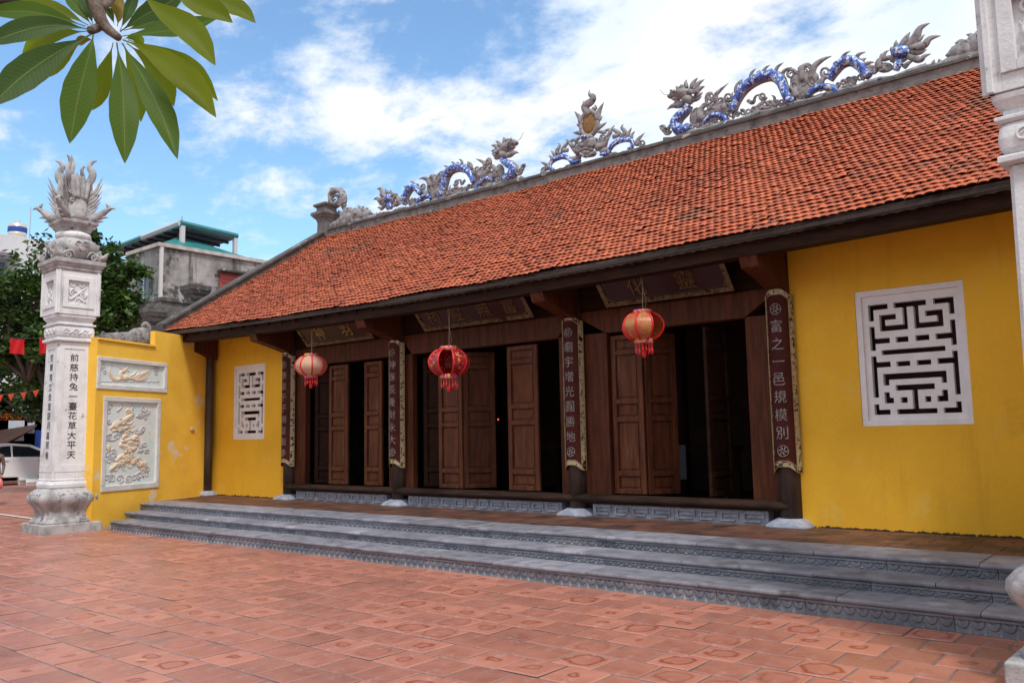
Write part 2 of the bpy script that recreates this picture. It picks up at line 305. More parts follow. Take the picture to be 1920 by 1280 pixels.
# ---- paving tiles: square clay tiles in running bond, rows along the temple front
PX, PY = .385, .388
def tile_verts(j):
    """one tile around its centre: bevelled slab, slightly uneven"""
    a, b = PX/2-.008, PY/2-.008
    q = .012; J = lambda: RNG.normal(0, .0022)
    top = [(-a+q+J(), -b+q+J(), J()*.5), (a-q+J(), -b+q+J(), J()*.5), (a-q+J(), b-q+J(), J()*.5), (-a+q+J(), b-q+J(), J()*.5)]
    rim = [(-a+J(), -b+J(), -.006), (a+J(), -b+J(), -.006), (a+J(), b+J(), -.006), (-a+J(), b+J(), -.006)]
    return top+rim
TF = [(0, 1, 2, 3)]+[(4+i, 4+(i+1) % 4, (i+1) % 4, i) for i in range(4)]+[(7, 6, 5, 4)]
def tile_uv(v): return (v[0]/PX+.5, v[1]/PY+.5)
def tile_mesh(name, tv, rnds, smooth=False):
    me = bpy.data.meshes.new(name); nv = len(tv[0])
    vs = np.concatenate([t for t in tv]); fs = [tuple(k+nv*i for k in f) for i in range(len(tv)) for f in TF]
    me.from_pydata(vs.tolist(), [], fs)
    for nm, rr in (('rnd', rnds[0]), ('rnd2', rnds[1])):
        a = me.attributes.new(nm, 'FLOAT', 'FACE'); a.data.foreach_set('value', np.repeat(rr, len(TF)).astype(np.float32))
    me.materials.append(MAT['pave'])
    return me
tiles = []
j0 = int(1.2/PY); 
for j in range(-4, 62):
    y = .02+j*PY
    if y > 23.5: break
    off = (PX/2 if j % 2 else 0)+RNG.normal(0, .012)
    for i in range(-120, 16):
        x = i*PX+off
        if y > 7.83 and x > W(max(y, 7.9))-.25: continue       # the steps stand here
        if x > 5.5 or x < -45: continue
        d = np.array([x, y, 0])-CAM; dep = d@CF
        if dep < .8: continue
        px = 960+FPX*(d@CR)/dep; py = 640-FPX*(d@CU)/dep
        if px < -260 or px > 2250 or py > 1500: continue
        tiles.append((dep, x, y, (0 <= px <= 1920 and py <= 1290)))
tiles.sort(key=lambda t: (not t[3], t[0]))
NV = 44; var = []
for k in range(NV):
    tv = np.array(tile_verts(k)); me = tile_mesh('clay_tile', [tv], ([RNG.random()], [RNG.random()]))
    uvl = me.uv_layers.new(name='UVMap'); uvl.data.foreach_set('uv', np.array([tile_uv(me.vertices[l_.vertex_index].co) for l_ in me.loops]).ravel()); var.append(me)
for k, (dep, x, y, vis) in enumerate(tiles[:300]):
    o = bpy.data.objects.new('clay_tile', var[random.randrange(NV)]); COL.objects.link(o); o.parent = court_o
    o.location = (x, y, RNG.normal(0, .0016)); o.rotation_euler = (RNG.normal(0, .004), RNG.normal(0, .004), random.choice([0, math.pi])+RNG.normal(0, .006))
tv = []; uvs = []
for (dep, x, y, vis) in tiles[300:]:
    t0 = np.array(tile_verts(0)); uvs.append(t0.copy()); tv.append(t0+np.array([x, y, RNG.normal(0, .0018)]))
me = tile_mesh('clay_tile_field', tv, (RNG.random(len(tv)), RNG.random(len(tv))))
allv = np.concatenate(uvs); li = np.empty(len(me.loops), np.int32); me.loops.foreach_get('vertex_index', li)
uvl = me.uv_layers.new(name='UVMap'); uvl.data.foreach_set('uv', np.stack([allv[li, 0]/PX+.5, allv[li, 1]/PY+.5], 1).ravel())
tag(put('clay_tile_field', me, None, court_o), kind='stuff')
# white painted line at the street end of the yard
ln = MB(); A = on(-60, 955, 2, .012); B = on(66, 972, 2, .012); dv = (B-A)/np.linalg.norm(B-A); nn = np.array([-dv[1], dv[0], 0])*.05
ln.add([A-nn, B-nn, B+nn, A+nn], [(0, 1, 2, 3)]); tag(put('painted_line', ln, M('white_line', (.6, .58, .57), rough=.7)), kind='structure')
# ---- porch platform
pl = MB()
def quadpoly(mb, pts, z0, z1):
    n = len(pts); mb.prism(pts, lambda x, y: (x, y, z0), lambda x, y: (x, y, z1))
quadpoly(pl, [(W(9.5)-.1, 9.5), (-.3, 9.5), (-.3, 18.6), (-19.0, 18.6), (W(11.1)-.1, 11.1)], .0, ZF-.012)
porch_o = tag(put('porch_floor', pl, MAT['mortar']), kind='structure')
tv = []; 
for j in range(5):
    y = 9.60+.16+j*.315
    for i in range(64):
        x = -.6-.3*i-(.15 if j % 2 else 0)
        if x-.15 < W(y) : continue
        if y > 10.95 and False: continue
        a, b = .144, .152
        z = ZF-.004+RNG.normal(0, .0015)
        tv.append(np.array([(x-a, y-b, z), (x+a, y-b, z), (x+a, y+b, z), (x-a, y+b, z), (x-a-.003, y-b-.003, z-.007), (x+a+.003, y-b-.003, z-.007), (x+a+.003, y+b+.003, z-.007), (x-a-.003, y+b+.003, z-.007)]))
me = tile_mesh('porch_tile_field', tv, (RNG.random(len(tv)), RNG.random(len(tv)))); me.materials.clear(); me.materials.append(MAT['porch'])
tag(put('porch_tile_field', me, None, porch_o), kind='stuff')
# ================================================================== STONE STEPS
steps = tag(empty('stone_steps', (-9.5, 8.6, 0)), 'long flight of three blue-grey stone steps with carved scalloped risers', 'steps')
SY = [8.03, 8.50, 8.95]; SZ = [.178, .306, .452]; ZB = [-.02, .178, .306]; TB = [.50, .49, .62]
def set_rnd(o):
    a = o.data.attributes.new('rnd', 'FLOAT', 'FACE'); a.data.foreach_set('value', np.full(len(o.data.polygons), RNG.random(), np.float32))
for s in range(3):
    y0, zt, zb = SY[s], SZ[s], ZB[s]
    xr = -.55; xl = W(y0)+(.30, .10, .04)[s]
    cuts = [xr]; 
    while cuts[-1]-1.75 > xl: cuts.append(cuts[-1]-random.uniform(1.05, 1.55))
    cuts.append(xl)
    for a, b in zip(cuts[1:], cuts[:-1]):
        g_ = .0035; jz = RNG.normal(0, .0022); jy = RNG.normal(0, .004)
        pr = [(y0-.002, zt-.052), (y0-.014, zt-.051), (y0-.027, zt-.043), (y0-.033, zt-.030), (y0-.030, zt-.016), (y0-.021, zt-.006), (y0-.004, zt-.001), (y0+TB[s], zt+.001), (y0+TB[s], zt-.05)]
        t = MB(); nx = 7; rings = []
        for k in range(nx+1):
            x = a+g_+(b-a-2*g_)*k/nx; wv = RNG.normal(0, .0016)
            rings.append([(x, y+jy+wv, z+jz+wv*.6) for y, z in pr])
        t.loft(rings); set_rnd(put('tread_stone', t, MAT['stone_top'], steps))
    cuts = [xr]
    while cuts[-1]-1.4 > xl: cuts.append(cuts[-1]-random.uniform(.9, 1.3))
    cuts.append(xl)
    for a, b in zip(cuts[1:], cuts[:-1]):
        t = MB(); zt2 = zt-.0515; h = zt2-zb
        t.box(a+.003, b-.003, y0, y0+.12, zb+.002, zt2)
        t.box(a+.003, b-.003, y0-.016, y0+.0, zt2-.02, zt2-.001)     # small fillet below the nosing
        n = max(2, round((b-a)/.118)); wd = (b-a-.01)/n
        for k in range(n):
            xc = a+.005+wd*(k+.5); r = wd*.49; zc = zt2-.022; hh = min(h-.032, .082)
            arc = [(xc+r*math.cos(q), zc-hh*math.sin(q)**.8) for q in [math.pi*i/10 for i in range(11)]]
            top = [(xc-r*.96, y0-.001, zc)]
            outer = [(x, y0+.001, z) for x, z in arc]; mid = [(xc+(x-xc)*.80, y0-.010, zc-(zc-z)*.84) for x, z in arc]
            vs = outer+mid+[(xc, y0-.017, zc-hh*.3)]; m_ = len(arc)
            fs = [(i, i+1, m_+i+1, m_+i) for i in range(m_-1)]+[(m_+i, m_+i+1, 2*m_) for i in range(m_-1)]
            t.add(vs, [f[::-1] for f in fs])
            xq = xc+wd/2; hq = hh*.62                                 # little leaf tip between two petals
            if k < n-1: t.add([(xq-.026, y0, zb+.006), (xq+.026, y0, zb+.006), (xq, y0, zb+.006+hq), (xq, y0-.022, zb+.014)], [(0, 1, 3), (1, 2, 3), (2, 0, 3)])
        set_rnd(put('riser_stone', t, MAT['stone'], steps))
# ================================================================== TEMPLE
temple = tag(empty('temple', (XC, 11.1, ZF)), 'long low temple with yellow walls, dark timber doors and orange tiled roof', 'temple')
CX = [-15.46, -12.01, -7.86, -4.42]
ZE = lambda x: 4.175+.155*((x-XC)/9.05)**2          # eave height, lifted at the ends
ZR = lambda x: 7.40+.085*((x-XC)/9.05)**2           # ridge seat height
YE, YR = 9.93, 14.75
WIN = [(-17.705, -16.445), (-3.441, -2.175)]; WZ0, WZ1 = 1.739, 3.458
def wall_with_window(x0, x1, wx0, wx1, mat):
    mb = MB(); z0, z1 = ZF-.02, 4.86; ya, yb = YW, YW+.28
    for a, b, c, d in ((x0, wx0, z0, z1), (wx1, x1, z0, z1), (wx0, wx1, z0, WZ0), (wx0, wx1, WZ1, z1)): mb.box(a, b, ya, yb, c, d)
    return put('wall', mb, mat, temple)
wall_with_window(W(11.1)-.4, CX[0]-.10, *WIN[0], MAT['yellow'])
wall_with_window(CX[3]+.12, XR-.05, *WIN[1], MAT['yellow'])
# ---- lattice windows
HOLES = []
def H(*r): HOLES.append(r)
# (x0,x1,y0,y1) in percent of the lattice field
for r in [(0,24,0,5),(0,6.5,5,15),(31,69,0,5),(41,46.5,5,25),(54,60,5,25),(13,33,10,15),(13,20,15,20),(13,41,20,25),(67,87,10,15),(80,87,15,20),(60,87,20,25),(77,100,0,5),(94,100,5,15),
 (0,6.5,20,42),(6.5,24,31,36),(31,46,31,36),(54,70,31,36),(94,100,20,42),(77,94,31,36),(13,87,42,46.5),(0,6.5,47,84.5),(6.5,23,52.5,57.5),(30,46,53,57.5),(53.5,70,53,57.5),(94,100,47,84.5),(77,94,52.5,57.5),
 (13,86,63.5,69),(13,20,69,74),(80,86,69,74),(27,72,74,79),(46,52.5,79,95.5),(32,40,85,90),(60,67,85,90),(13,19.5,80,90),(19.5,24,85,90),(79.5,86,80,90),(74,79.5,85,90),(0,6,90.5,100),(6,19,95.5,100),(27,73,95.5,100),(94,100,90.5,100),(80,94,95.5,100)]: H(*r)
def lattice(wx0, wx1):
    fr = MB(); t = .075; y0 = YW+.012; y1 = YW+.16
    fr.box(wx0, wx1, y0, y1, WZ1-t, WZ1); fr.box(wx0, wx1, y0, y1, WZ0, WZ0+t); fr.box(wx0, wx0+t, y0, y1, WZ0+t, WZ1-t); fr.box(wx1-t, wx1, y0, y1, WZ0+t, WZ1-t)
    f = put('window_frame', fr, MAT['white_paint'], temple, bevel=.006)
    lx0, lx1, lz0, lz1 = wx0+t, wx1-t, WZ0+t, WZ1-t
    hx0, hx1 = wx0+.145, wx1-.125; hz1, hz0 = WZ1-.182, WZ0+.142
    xs = sorted({lx0, lx1, *[hx0+(hx1-hx0)*v/100 for r in HOLES for v in r[:2]]}); zs = sorted({lz0, lz1, *[hz1-(hz1-hz0)*v/100 for r in HOLES for v in r[2:]]})
    def solid(x, z):
        u, v = (x-hx0)/(hx1-hx0)*100, (hz1-z)/(hz1-hz0)*100
        return not any(a < u < b and c < v < d for a, b, c, d in HOLES)
    la = MB(); ya, yb = YW+.045, YW+.135; nx, nz = len(xs), len(zs)
    idx = lambda i, j, k: (k*nz+j)*nx+i
    vs = [(x, y, z) for y in (ya, yb) for z in zs for x in xs]; fs = []
    G = [[solid((xs[i]+xs[i+1])/2, (zs[j]+zs[j+1])/2) for j in range(nz-1)] for i in range(nx-1)]
    sol = lambda i, j: 0 <= i < nx-1 and 0 <= j < nz-1 and G[i][j]
    for i in range(nx-1):
        for j in range(nz-1):
            if not G[i][j]: continue
            fs.append((idx(i,j,0), idx(i+1,j,0), idx(i+1,j+1,0), idx(i,j+1,0)))
            if not sol(i-1, j): fs.append((idx(i,j,0), idx(i,j+1,0), idx(i,j+1,1), idx(i,j,1)))
            if not sol(i+1, j): fs.append((idx(i+1,j,0), idx(i+1,j,1), idx(i+1,j+1,1), idx(i+1,j+1,0)))
            if not sol(i, j-1): fs.append((idx(i,j,0), idx(i,j,1), idx(i+1,j,1), idx(i+1,j,0)))
            if not sol(i, j+1): fs.append((idx(i,j+1,0), idx(i+1,j+1,0), idx(i+1,j+1,1), idx(i,j+1,1)))
    la.add(vs, fs); put('lattice', la, MAT['white_paint'], f)
    bk = MB(); bk.box(wx0-.05, wx1+.05, YW+.29, YW+.32, WZ0-.05, WZ1+.05)
    for k in range(1, 5): bk.box(wx0+(wx1-wx0)*k/5-.01, wx0+(wx1-wx0)*k/5+.01, YW+.275, YW+.288, WZ0, WZ1)
    put('shutter_board', bk, MAT['dark_red'], f)
for a, b in WIN: lattice(a, b)
# ---- columns on stone bases
for x in CX+[-18.46]:
    mb = MB(); r = .145 if x > -18 else .09; y = YW+.0 if x > -18 else 10.93
    mb.lathe((x, y, 0), [(r*1.0, ZF+.10), (r*1.03, 1.6), (r*.97, 3.0), (r*.9, 4.3)], 20); put('column', mb, MAT['wood_post'], temple, smooth=True)
    st = MB(); R0, R1 = (.30, .175) if x > -18 else (.2, .11); q = lambda R, z, e=5: [(x+R*math.copysign(abs(math.cos(t))**(2/e), math.cos(t)), y+R*math.copysign(abs(math.sin(t))**(2/e), math.sin(t)), z) for t in [2*math.pi*i/24 for i in range(24)]]
    st.loft([q(R0, ZF-.01), q(R0*.99, ZF+.02), q(R0*.84, ZF+.062, 4), q(R1*1.05, ZF+.10, 3), q(R1, ZF+.108, 3)]); put('column_base', st, MAT['stone_pale'], temple, smooth=True)
# ---- door bays
def leaf(x0, x1, ang=0, y=11.22, hinge='l', mat='wood_pale'):
    """panelled door leaf, from x0 to x1 when shut, turned by ang about its hinge"""
    hx = x0 if hinge == 'l' else x1; wd = x1-x0; a = math.radians(ang)
    e1 = np.array([math.cos(a), math.sin(a), 0])*(1 if hinge == 'l' else -1); e2 = np.array([-math.sin(a), math.cos(a), 0]); e3 = np.array([0, 0, 1.0]); o = np.array([hx, y, 0])
    st = .085; z0, z1 = .79, 3.24; rails = [(.79, .865), (1.06, 1.14), (1.89, 1.965), (2.165, 2.245), (2.93, 3.005), (3.165, 3.24)]
    m_ = MB(); m_.obox(o, e1, e2, e3, 0, st, -.01, .045, z0, z1); m_.obox(o, e1, e2, e3, wd-st, wd, -.01, .045, z0, z1)
    for a0, a1 in rails: m_.obox(o, e1, e2, e3, st, wd-st, -.016, .043, a0, a1)
    l_ = put('door_leaf', m_, MAT[mat], temple, bevel=.008)
    for (b0, b1), (c0, c1) in zip(rails[:-1], rails[1:]):
        p = MB(); p.obox(o, e1, e2, e3, st-.004, wd-st+.004, .030, .040, b1-.004, c0+.004)
        p.obox(o, e1, e2, e3, st+.035, wd-st-.035, .016, .030, b1+.03, c0-.03)
        put('panel', p, MAT[mat], l_, bevel=.006)
def bay(c0, c1, jl, jr):
    """frame, threshold log and carved sill between two columns; door opening from jl to jr"""
    x0, x1 = c0+.12, c1-.12
    for a, b in ((x0, jl), (jr, x1)):
        m_ = MB(); m_.box(a, b, YW+.02, YW+.15, .74, 3.30); put('door_jamb', m_, MAT['wood'], temple, bevel=.01)
    m_ = MB(); m_.prism([(x0, 3.66), (x0, 3.55), (jl, 3.285), (jr, 3.285), (x1, 3.55), (x1, 3.66)][::-1], lambda x, z: (x, YW-.005, z), lambda x, z: (x, YW+.17, z)); put('lintel', m_, MAT['wood'], temple, bevel=.01)
    m_ = MB(); m_.box(x0-.05, x1+.05, YW+.03, YW+.16, 3.661, 4.75); put('lintel_board', m_, MAT['wood_dark'], temple)
    t = MB(); xa, xb = c0-.02, c1+.02; n = 14
    t.loft([[(xa+(xb-xa)*k/n, YW-.03+.135*math.cos(q)+RNG.normal(0, .003), .71+.072*math.sin(q)*(1 if math.sin(q) > 0 else 1.05)) for q in [2*math.pi*i/14 for i in range(14)]] for k in range(n+1)]); put('threshold_log', t, MAT['wood_grey'], temple, smooth=True)
    ns = 3 if c1-c0 > 3.8 else 2; xs = np.linspace(c0+.30, c1-.30, ns+1)
    for a, b in zip(xs[:-1], xs[1:]):
        s_ = MB(); y = YW-.06; s_.box(a+.003, b-.003, y, y+.2, ZF-.01, .635); Wd = b-a
        for q0, q1 in ((.04, .24), (.30, .46), (.52, .70), (.76, .96)):              # carved fret outlines
            u0, u1 = a+Wd*q0, a+Wd*q1; za, zb_ = ZF+.035, .61
            for (p0, p1, r0, r1) in ((u0, u1, zb_-.018, zb_), (u0, u0+.016, za, zb_-.018), (u1-.016, u1, za+.04, zb_-.018), (u0+.016, u1-.05, za, za+.018), (u0+.05, u1-.016, za+.055, za+.07)):
                s_.box(p0, p1, y-.028, y+.001, r0, r1)
        put('sill_stone', s_, MAT['stone_pale'], temple)
bay(CX[0], CX[1], -14.97, -12.33); bay(CX[1], CX[2], -11.66, -8.20); bay(CX[2], CX[3], -7.26, -4.955)
leaf(-14.93, -14.34, 30, 11.34, 'l', 'wood_dark'); leaf(-14.26, -13.66, 0, 11.20); leaf(-13.14, -12.62, 0, 11.20)  # recessed first leaf takes a darker wood: its shade is put into the colour
leaf(-11.62, -11.08, 26, 11.36, 'l', 'wood_dark'); leaf(-11.05, -10.46, 0, 11.20); leaf(-10.44, -9.86, 48, 11.22, 'l', 'wood'); leaf(-9.36, -8.70, 0, 11.18)  # recessed and angled leaves in darker woods, shade put into their colour
leaf(-7.24, -6.68, 0, 11.20); leaf(-6.64, -6.12, 56, 11.21, 'l', 'wood'); leaf(-5.60, -4.98, 84, 11.18, 'l', 'wood_dark')  # turned leaves in darker woods, doorway shade put into their colour

# ---- interior shell
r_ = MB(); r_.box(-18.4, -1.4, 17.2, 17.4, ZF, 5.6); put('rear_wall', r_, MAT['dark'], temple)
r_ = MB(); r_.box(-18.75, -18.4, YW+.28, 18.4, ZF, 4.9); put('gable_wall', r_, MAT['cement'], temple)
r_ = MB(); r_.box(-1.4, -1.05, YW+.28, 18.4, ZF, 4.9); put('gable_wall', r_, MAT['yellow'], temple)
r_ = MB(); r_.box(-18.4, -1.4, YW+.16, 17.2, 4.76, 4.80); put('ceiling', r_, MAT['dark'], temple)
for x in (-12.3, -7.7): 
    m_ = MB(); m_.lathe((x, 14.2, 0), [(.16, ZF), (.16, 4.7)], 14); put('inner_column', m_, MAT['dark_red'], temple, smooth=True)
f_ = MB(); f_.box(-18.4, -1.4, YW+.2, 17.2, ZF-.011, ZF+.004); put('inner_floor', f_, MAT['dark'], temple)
for x in (-18.3, -1.5):            # gables above the side walls
    m_ = MB(); m_.prism([(10.6, 4.3), (18.9, 4.3), (14.75, 7.3)], lambda y, z: (x-.2, y, z), lambda y, z: (x+.1, y, z)); put('gable_wall', m_, MAT['cement'], temple)
# ---- roof
roof = MB(); nx = 36
rows = []
for k in range(nx+1):
    x = XL+.05+(XR-XL-.1)*k/nx
    rows.append([(x, YE+.03, ZE(x)-.075), (x, YR, ZR(x)-.075), (x, 19.6, ZE(x)-.075), (x, 19.6, ZE(x)-.13), (x, YR, ZR(x)-.15), (x, YE+.03, ZE(x)-.12)])
roof.loft(rows); roof_o = put('roof', roof, MAT['deck'], temple)
TW, TE = .106, .1385                    # tile width and exposure along the slope
rng = np.random.default_rng(5)
def rtile(seed):
    """scale-shaped clay tile in slope coords: a across, s up the slope, n out of the roof"""
    a = TW*.497; ps = [-1, -.66, -.33, 0, .33, .66, 1]; vs, fs = [], []
    # lower edge bowed up in the middle (the turned-up toe), sides resting on the course below
    for s_, arch, base in ((-.004, .017, .012), (.055, .008, .010), (.20, .002, -.006)):
        for p in ps: vs.append((p*a, s_+(.012*p*p if s_ < .01 else 0), base+arch*(1-p*p)))
    for p in ps: vs.append((p*a*.98, .0+.012*p*p, .012+.017*(1-p*p)-.010))       # thickness at the toe
    n = len(ps)
    for r in range(2):
        for i in range(n-1): fs.append((r*n+i, r*n+i+1, (r+1)*n+i+1, (r+1)*n+i))
    for i in range(n-1): fs.append((3*n+i, 3*n+i+1, i+1, i))
    return np.array(vs), fs
TV, TFR = rtile(0); nrows = int(math.hypot(YR-YE, 3.2)/TE)
recs = []
for j in range(nrows):
    n = int((XR-XL-.16)/TW)
    for i in range(n):
        x = XL+.12+(i+.5*(j % 2)+.25)*TW+rng.normal(0, .0025)
        if x > XR-.10: continue
        s_ = j*TE+rng.normal(0, .006)+.018*math.sin(x*1.7+j*.31)+.012*math.sin(x*.6-j*.8)
        recs.append((x, s_, rng.normal(0, .004), rng.normal(0, .028), rng.random(), j))
def place(rec):
    x, s_, dn, rot, rn, j = rec
    zs, ze = ZE(x), ZR(x); Ln = math.hypot(YR-YE, ze-zs); es = np.array([0, (YR-YE)/Ln, (ze-zs)/Ln]); en = np.array([0, -es[2], es[1]]); o = np.array([x, YE, zs])+es*s_+en*(dn-.035+.012*math.sin(x*2.3+s_*1.1))
    slip = rng.random() > .992
    c, si = math.cos(rot+(.25 if slip else 0)), math.sin(rot+(.25 if slip else 0))
    A = TV[:, 0]*c-TV[:, 1]*si; B = TV[:, 0]*si+TV[:, 1]*c
    return o+np.outer(A, [1, 0, 0])+np.outer(B, es)+np.outer(TV[:, 2]+(.012 if slip else 0), en)
dist = [float((np.array([r[0], YE+r[1]*.83, 4.2+r[1]*.55])-CAM)@CF) if r[0] < -1.25 else 99 for r in recs]
order = np.argsort(dist); near = set(order[:300].tolist())
def attr(me, v, per):
    a = me.attributes.new('rnd', 'FLOAT', 'FACE'); a.data.foreach_set('value', np.repeat(np.array(v, np.float32), per))
bv, bf, br = [], [], []
for k, rc in enumerate(recs):
    P = place(rc)
    if k in near:
        me = bpy.data.meshes.new('roof_tile'); me.from_pydata(P.tolist(), [], TFR); attr(me, [rc[4]], len(TFR)); me.materials.append(MAT['rtile']); put('roof_tile', me, None, roof_o)
    else:
        o_ = len(bv)*len(TV); bv.append(P); bf += [tuple(i+o_ for i in f) for f in TFR]; br.append(rc[4])
me = bpy.data.meshes.new('roof_tile_field'); me.from_pydata(np.concatenate(bv).tolist(), [], bf); attr(me, br, len(TFR)); me.materials.append(MAT['rtile'])
tag(put('roof_tile_field', me, None, roof_o), kind='stuff')
# ---- ridge, verges, eave boards
def along(x0, x1, prof, n=40):
    """loft a (y, z) profile along x; z measured from ZR or ZE"""
    return [[(x, *p(x)) if False else (x, y, z) for y, z in prof(x)] for x in np.linspace(x0, x1, n+1)]
rd = MB(); rd.loft(along(XL+.1, XR-.1, lambda x: [(YR-.10, ZR(x)-.16), (YR+.10, ZR(x)-.16), (YR+.10, ZR(x)+.075), (YR-.10, ZR(x)+.075)])); ridge = put('ridge', rd, MAT['cement'], temple)
rd = MB(); rd.loft(along(XL+.1, XR-.1, lambda x: [(YR-.135, ZR(x)+.075), (YR+.135, ZR(x)+.075), (YR+.135, ZR(x)+.12), (YR+.11, ZR(x)+.145), (YR-.11, ZR(x)+.145), (YR-.135, ZR(x)+.12)])); put('ridge_cap', rd, MAT['cement_dk'], ridge)
for xv, sgn in ((XL+.02, 1), (XR-.02, -1)):
    for ya, yb, f in ((YE-.02, YR, lambda y: ZE(xv)+(ZR(xv)-ZE(xv))*(y-YE)/(YR-YE)), (YR, 19.6, lambda y: ZR(xv)-(ZR(xv)-ZE(xv))*(y-YR)/(19.6-YR))):
        v_ = MB(); ys = np.linspace(ya, yb, 14)
        v_.loft([[(xv-.16, y, f(y)-.20), (xv+.14, y, f(y)-.20), (xv+.14, y, f(y)+.10), (xv+.19, y, f(y)+.115), (xv+.19, y, f(y)+.17), (xv-.20, y, f(y)+.17), (xv-.20, y, f(y)+.10), (xv-.16, y, f(y)+.09)] for y in ys]); put('verge', v_, MAT['cement_dk'], temple)
fb = MB(); xs = np.arange(XL+.22, XR-.2, .02); v0 = []
for x in xs:
    sc = .012*abs(math.sin(math.pi*x/.16)); zt = ZE(x)-.035; zb = ZE(x)-.150+sc+(.03 if x < -11.5 else 0)
    v0.append([(x, YE+.045, zt), (x, YE+.045, zb), (x, YE+.075, zb), (x, YE+.075, zt)])
fb.loft(v0); put('eave_board', fb, MAT['fascia'], temple)
eb = MB(); eb.loft(along(XL+.22, XR-.2, lambda x: [(YE+.14, ZE(x)-.30), (YE+.36, ZE(x)-.30), (YE+.36, ZE(x)-.06), (YE+.14, ZE(x)-.07)])); put('eave_beam', eb, MAT['wood_dark'], temple)
for x in np.arange(XL+.5, XR-.3, .46):          # rafters under the eave
    m_ = MB(); zs = ZE(x)-.15; m_.prism([(YE+.1, zs-.02), (YE+.1, zs+.02), (11.6, zs+1.1), (11.6, zs+1.0)], lambda y, z: (x-.04, y, z), lambda y, z: (x+.04, y, z)); put('rafter', m_, MAT['wood_dark'], temple)
for x in CX+[-18.46]:                           # curved cantilever brackets
    m_ = MB(); ze = ZE(x)
    pr = [(10.10, ze-.19), (10.10, ze-.30), (10.16, ze-.44)]+[(10.16+(11.05-10.16)*t, ze-.44-.10*math.sin(t*1.5)-.12*t*t) for t in (.2, .4, .6, .8, 1)]+[(11.05, ze+.30)]
    m_.prism(pr[::-1], lambda y, z: (x-.125, y, z), lambda y, z: (x+.125, y, z)); put('bracket', m_, MAT['wood'], temple, bevel=.012)
# ================================================================== LETTERING
_tc = {}
def glyph(ch, ext=0.0, fat=0.0, cut=False):
    """characters as mesh: verts (x right, y up, z out) in a unit box around 0, faces"""
    k = (ch, ext, fat, cut)
    if k in _tc: return _tc[k]
    cu = bpy.data.curves.new('lettering', 'FONT'); cu.body = ch; cu.size = 1; cu.extrude = ext; cu.offset = fat; cu.resolution_u = 3
    o = bpy.data.objects.new('lettering', cu); COL.objects.link(o); bpy.context.view_layer.update()
    me = o.evaluated_get(bpy.context.evaluated_depsgraph_get()).to_mesh()
    v = np.array([p.co[:] for p in me.vertices]); f = [tuple(p.vertices) for p in me.polygons]
    if cut:                 # cut long strokes so that they can follow a curved board
        b_ = bmesh.new(); b_.from_mesh(me)
        for _ in range(3):
            le = [e for e in b_.edges if abs(e.verts[0].co.x-e.verts[1].co.x) > .16]
            if not le: break
            bmesh.ops.subdivide_edges(b_, edges=le, cuts=2); bmesh.ops.triangulate(b_, faces=b_.faces[:])
        b_.verts.ensure_lookup_table(); v = np.array([p.co[:] for p in b_.verts]); f = [tuple(q.index for q in p.verts) for p in b_.faces]; b_.free()
    bpy.data.objects.remove(o); bpy.data.curves.remove(cu)
    if len(v) == 0: v = np.zeros((3, 3)); f = [(0, 1, 2)]
    c = (v[:, :2].max(0)+v[:, :2].min(0))/2; v[:, :2] -= c
    s_ = v[:, :2].max(0)-v[:, :2].min(0)
    _tc[k] = (v, f, s_); return _tc[k]
# ================================================================== SCULPTURE KIT
class Sculpt:
    """draws tapered sweeps, scrolls and lumps on a plane P(a,b) with normal n"""
    def __init__(s, P, n, fk=1.0): s.P = P; s.n = np.array(n, float); s.mb = MB(); s.fk = fk
    def tube(s, pts, r, flat=1.0, n=8, k=5, off=0.0):
        Q = crom([s.P(*p) for p in pts], k); m = len(Q)
        if hasattr(r, '__len__'): rr = np.interp(np.linspace(0, 1, m), np.linspace(0, 1, len(r)), r)
        else: rr = [r]*m
        s.mb.sweep([q+s.n*off for q in Q], rr, s.n, flat*s.fk, n); return s
    def flame(s, pts, r, flat=.8, off=0.0): return s.tube(pts, [r*.85, r, r*.8, r*.5, r*.08], flat, 7, 4, off)
    def scroll(s, a, b, R, turns=1.5, st=0, d=1, r=None, unit=1.0, off=0.0):
        r = r or R*.24; n = int(10*turns)+4; pts = []
        for i in range(n):
            t = i/(n-1); q = math.radians(st)+d*t*turns*2*math.pi; rad = R*(1-.78*t)
            pts.append((a+rad*math.cos(q)*unit, b+rad*math.sin(q)*unit))
        Q = [s.P(*p) for p in pts]; s.mb.sweep([q+s.n*off for q in Q], list(np.linspace(r, r*.55, len(Q))), s.n, 1.2*s.fk, 6); return s
    def lump(s, a, b, ra, rb, rn, off=0.0):
        c = s.P(a, b)+s.n*off; e1 = s.P(a+1, b)-s.P(a, b); e1 /= np.linalg.norm(e1); e2 = np.cross(s.n, e1); rings = []
        for k in range(8):
            ph = math.pi*(k+.02)/7.04-math.pi/2
            rings.append([c+e1*ra*math.cos(ph)*math.cos(t)+e2*rb*math.cos(ph)*math.sin(t)+s.n*rn*s.fk*math.sin(ph) for t in [2*math.pi*i/12 for i in range(12)]])
        s.mb.loft(rings); return s
def zoom(x0, y0, sc, Y):
    return lambda a, b: on(x0+a/sc, y0+b/sc, 1, Y)
def mirror(mb, xc=XC):
    m_ = MB(); m_.v = [(2*xc-x, y, z) for x, y, z in mb.v]; m_.f = [f[::-1] for f in mb.f]; return m_
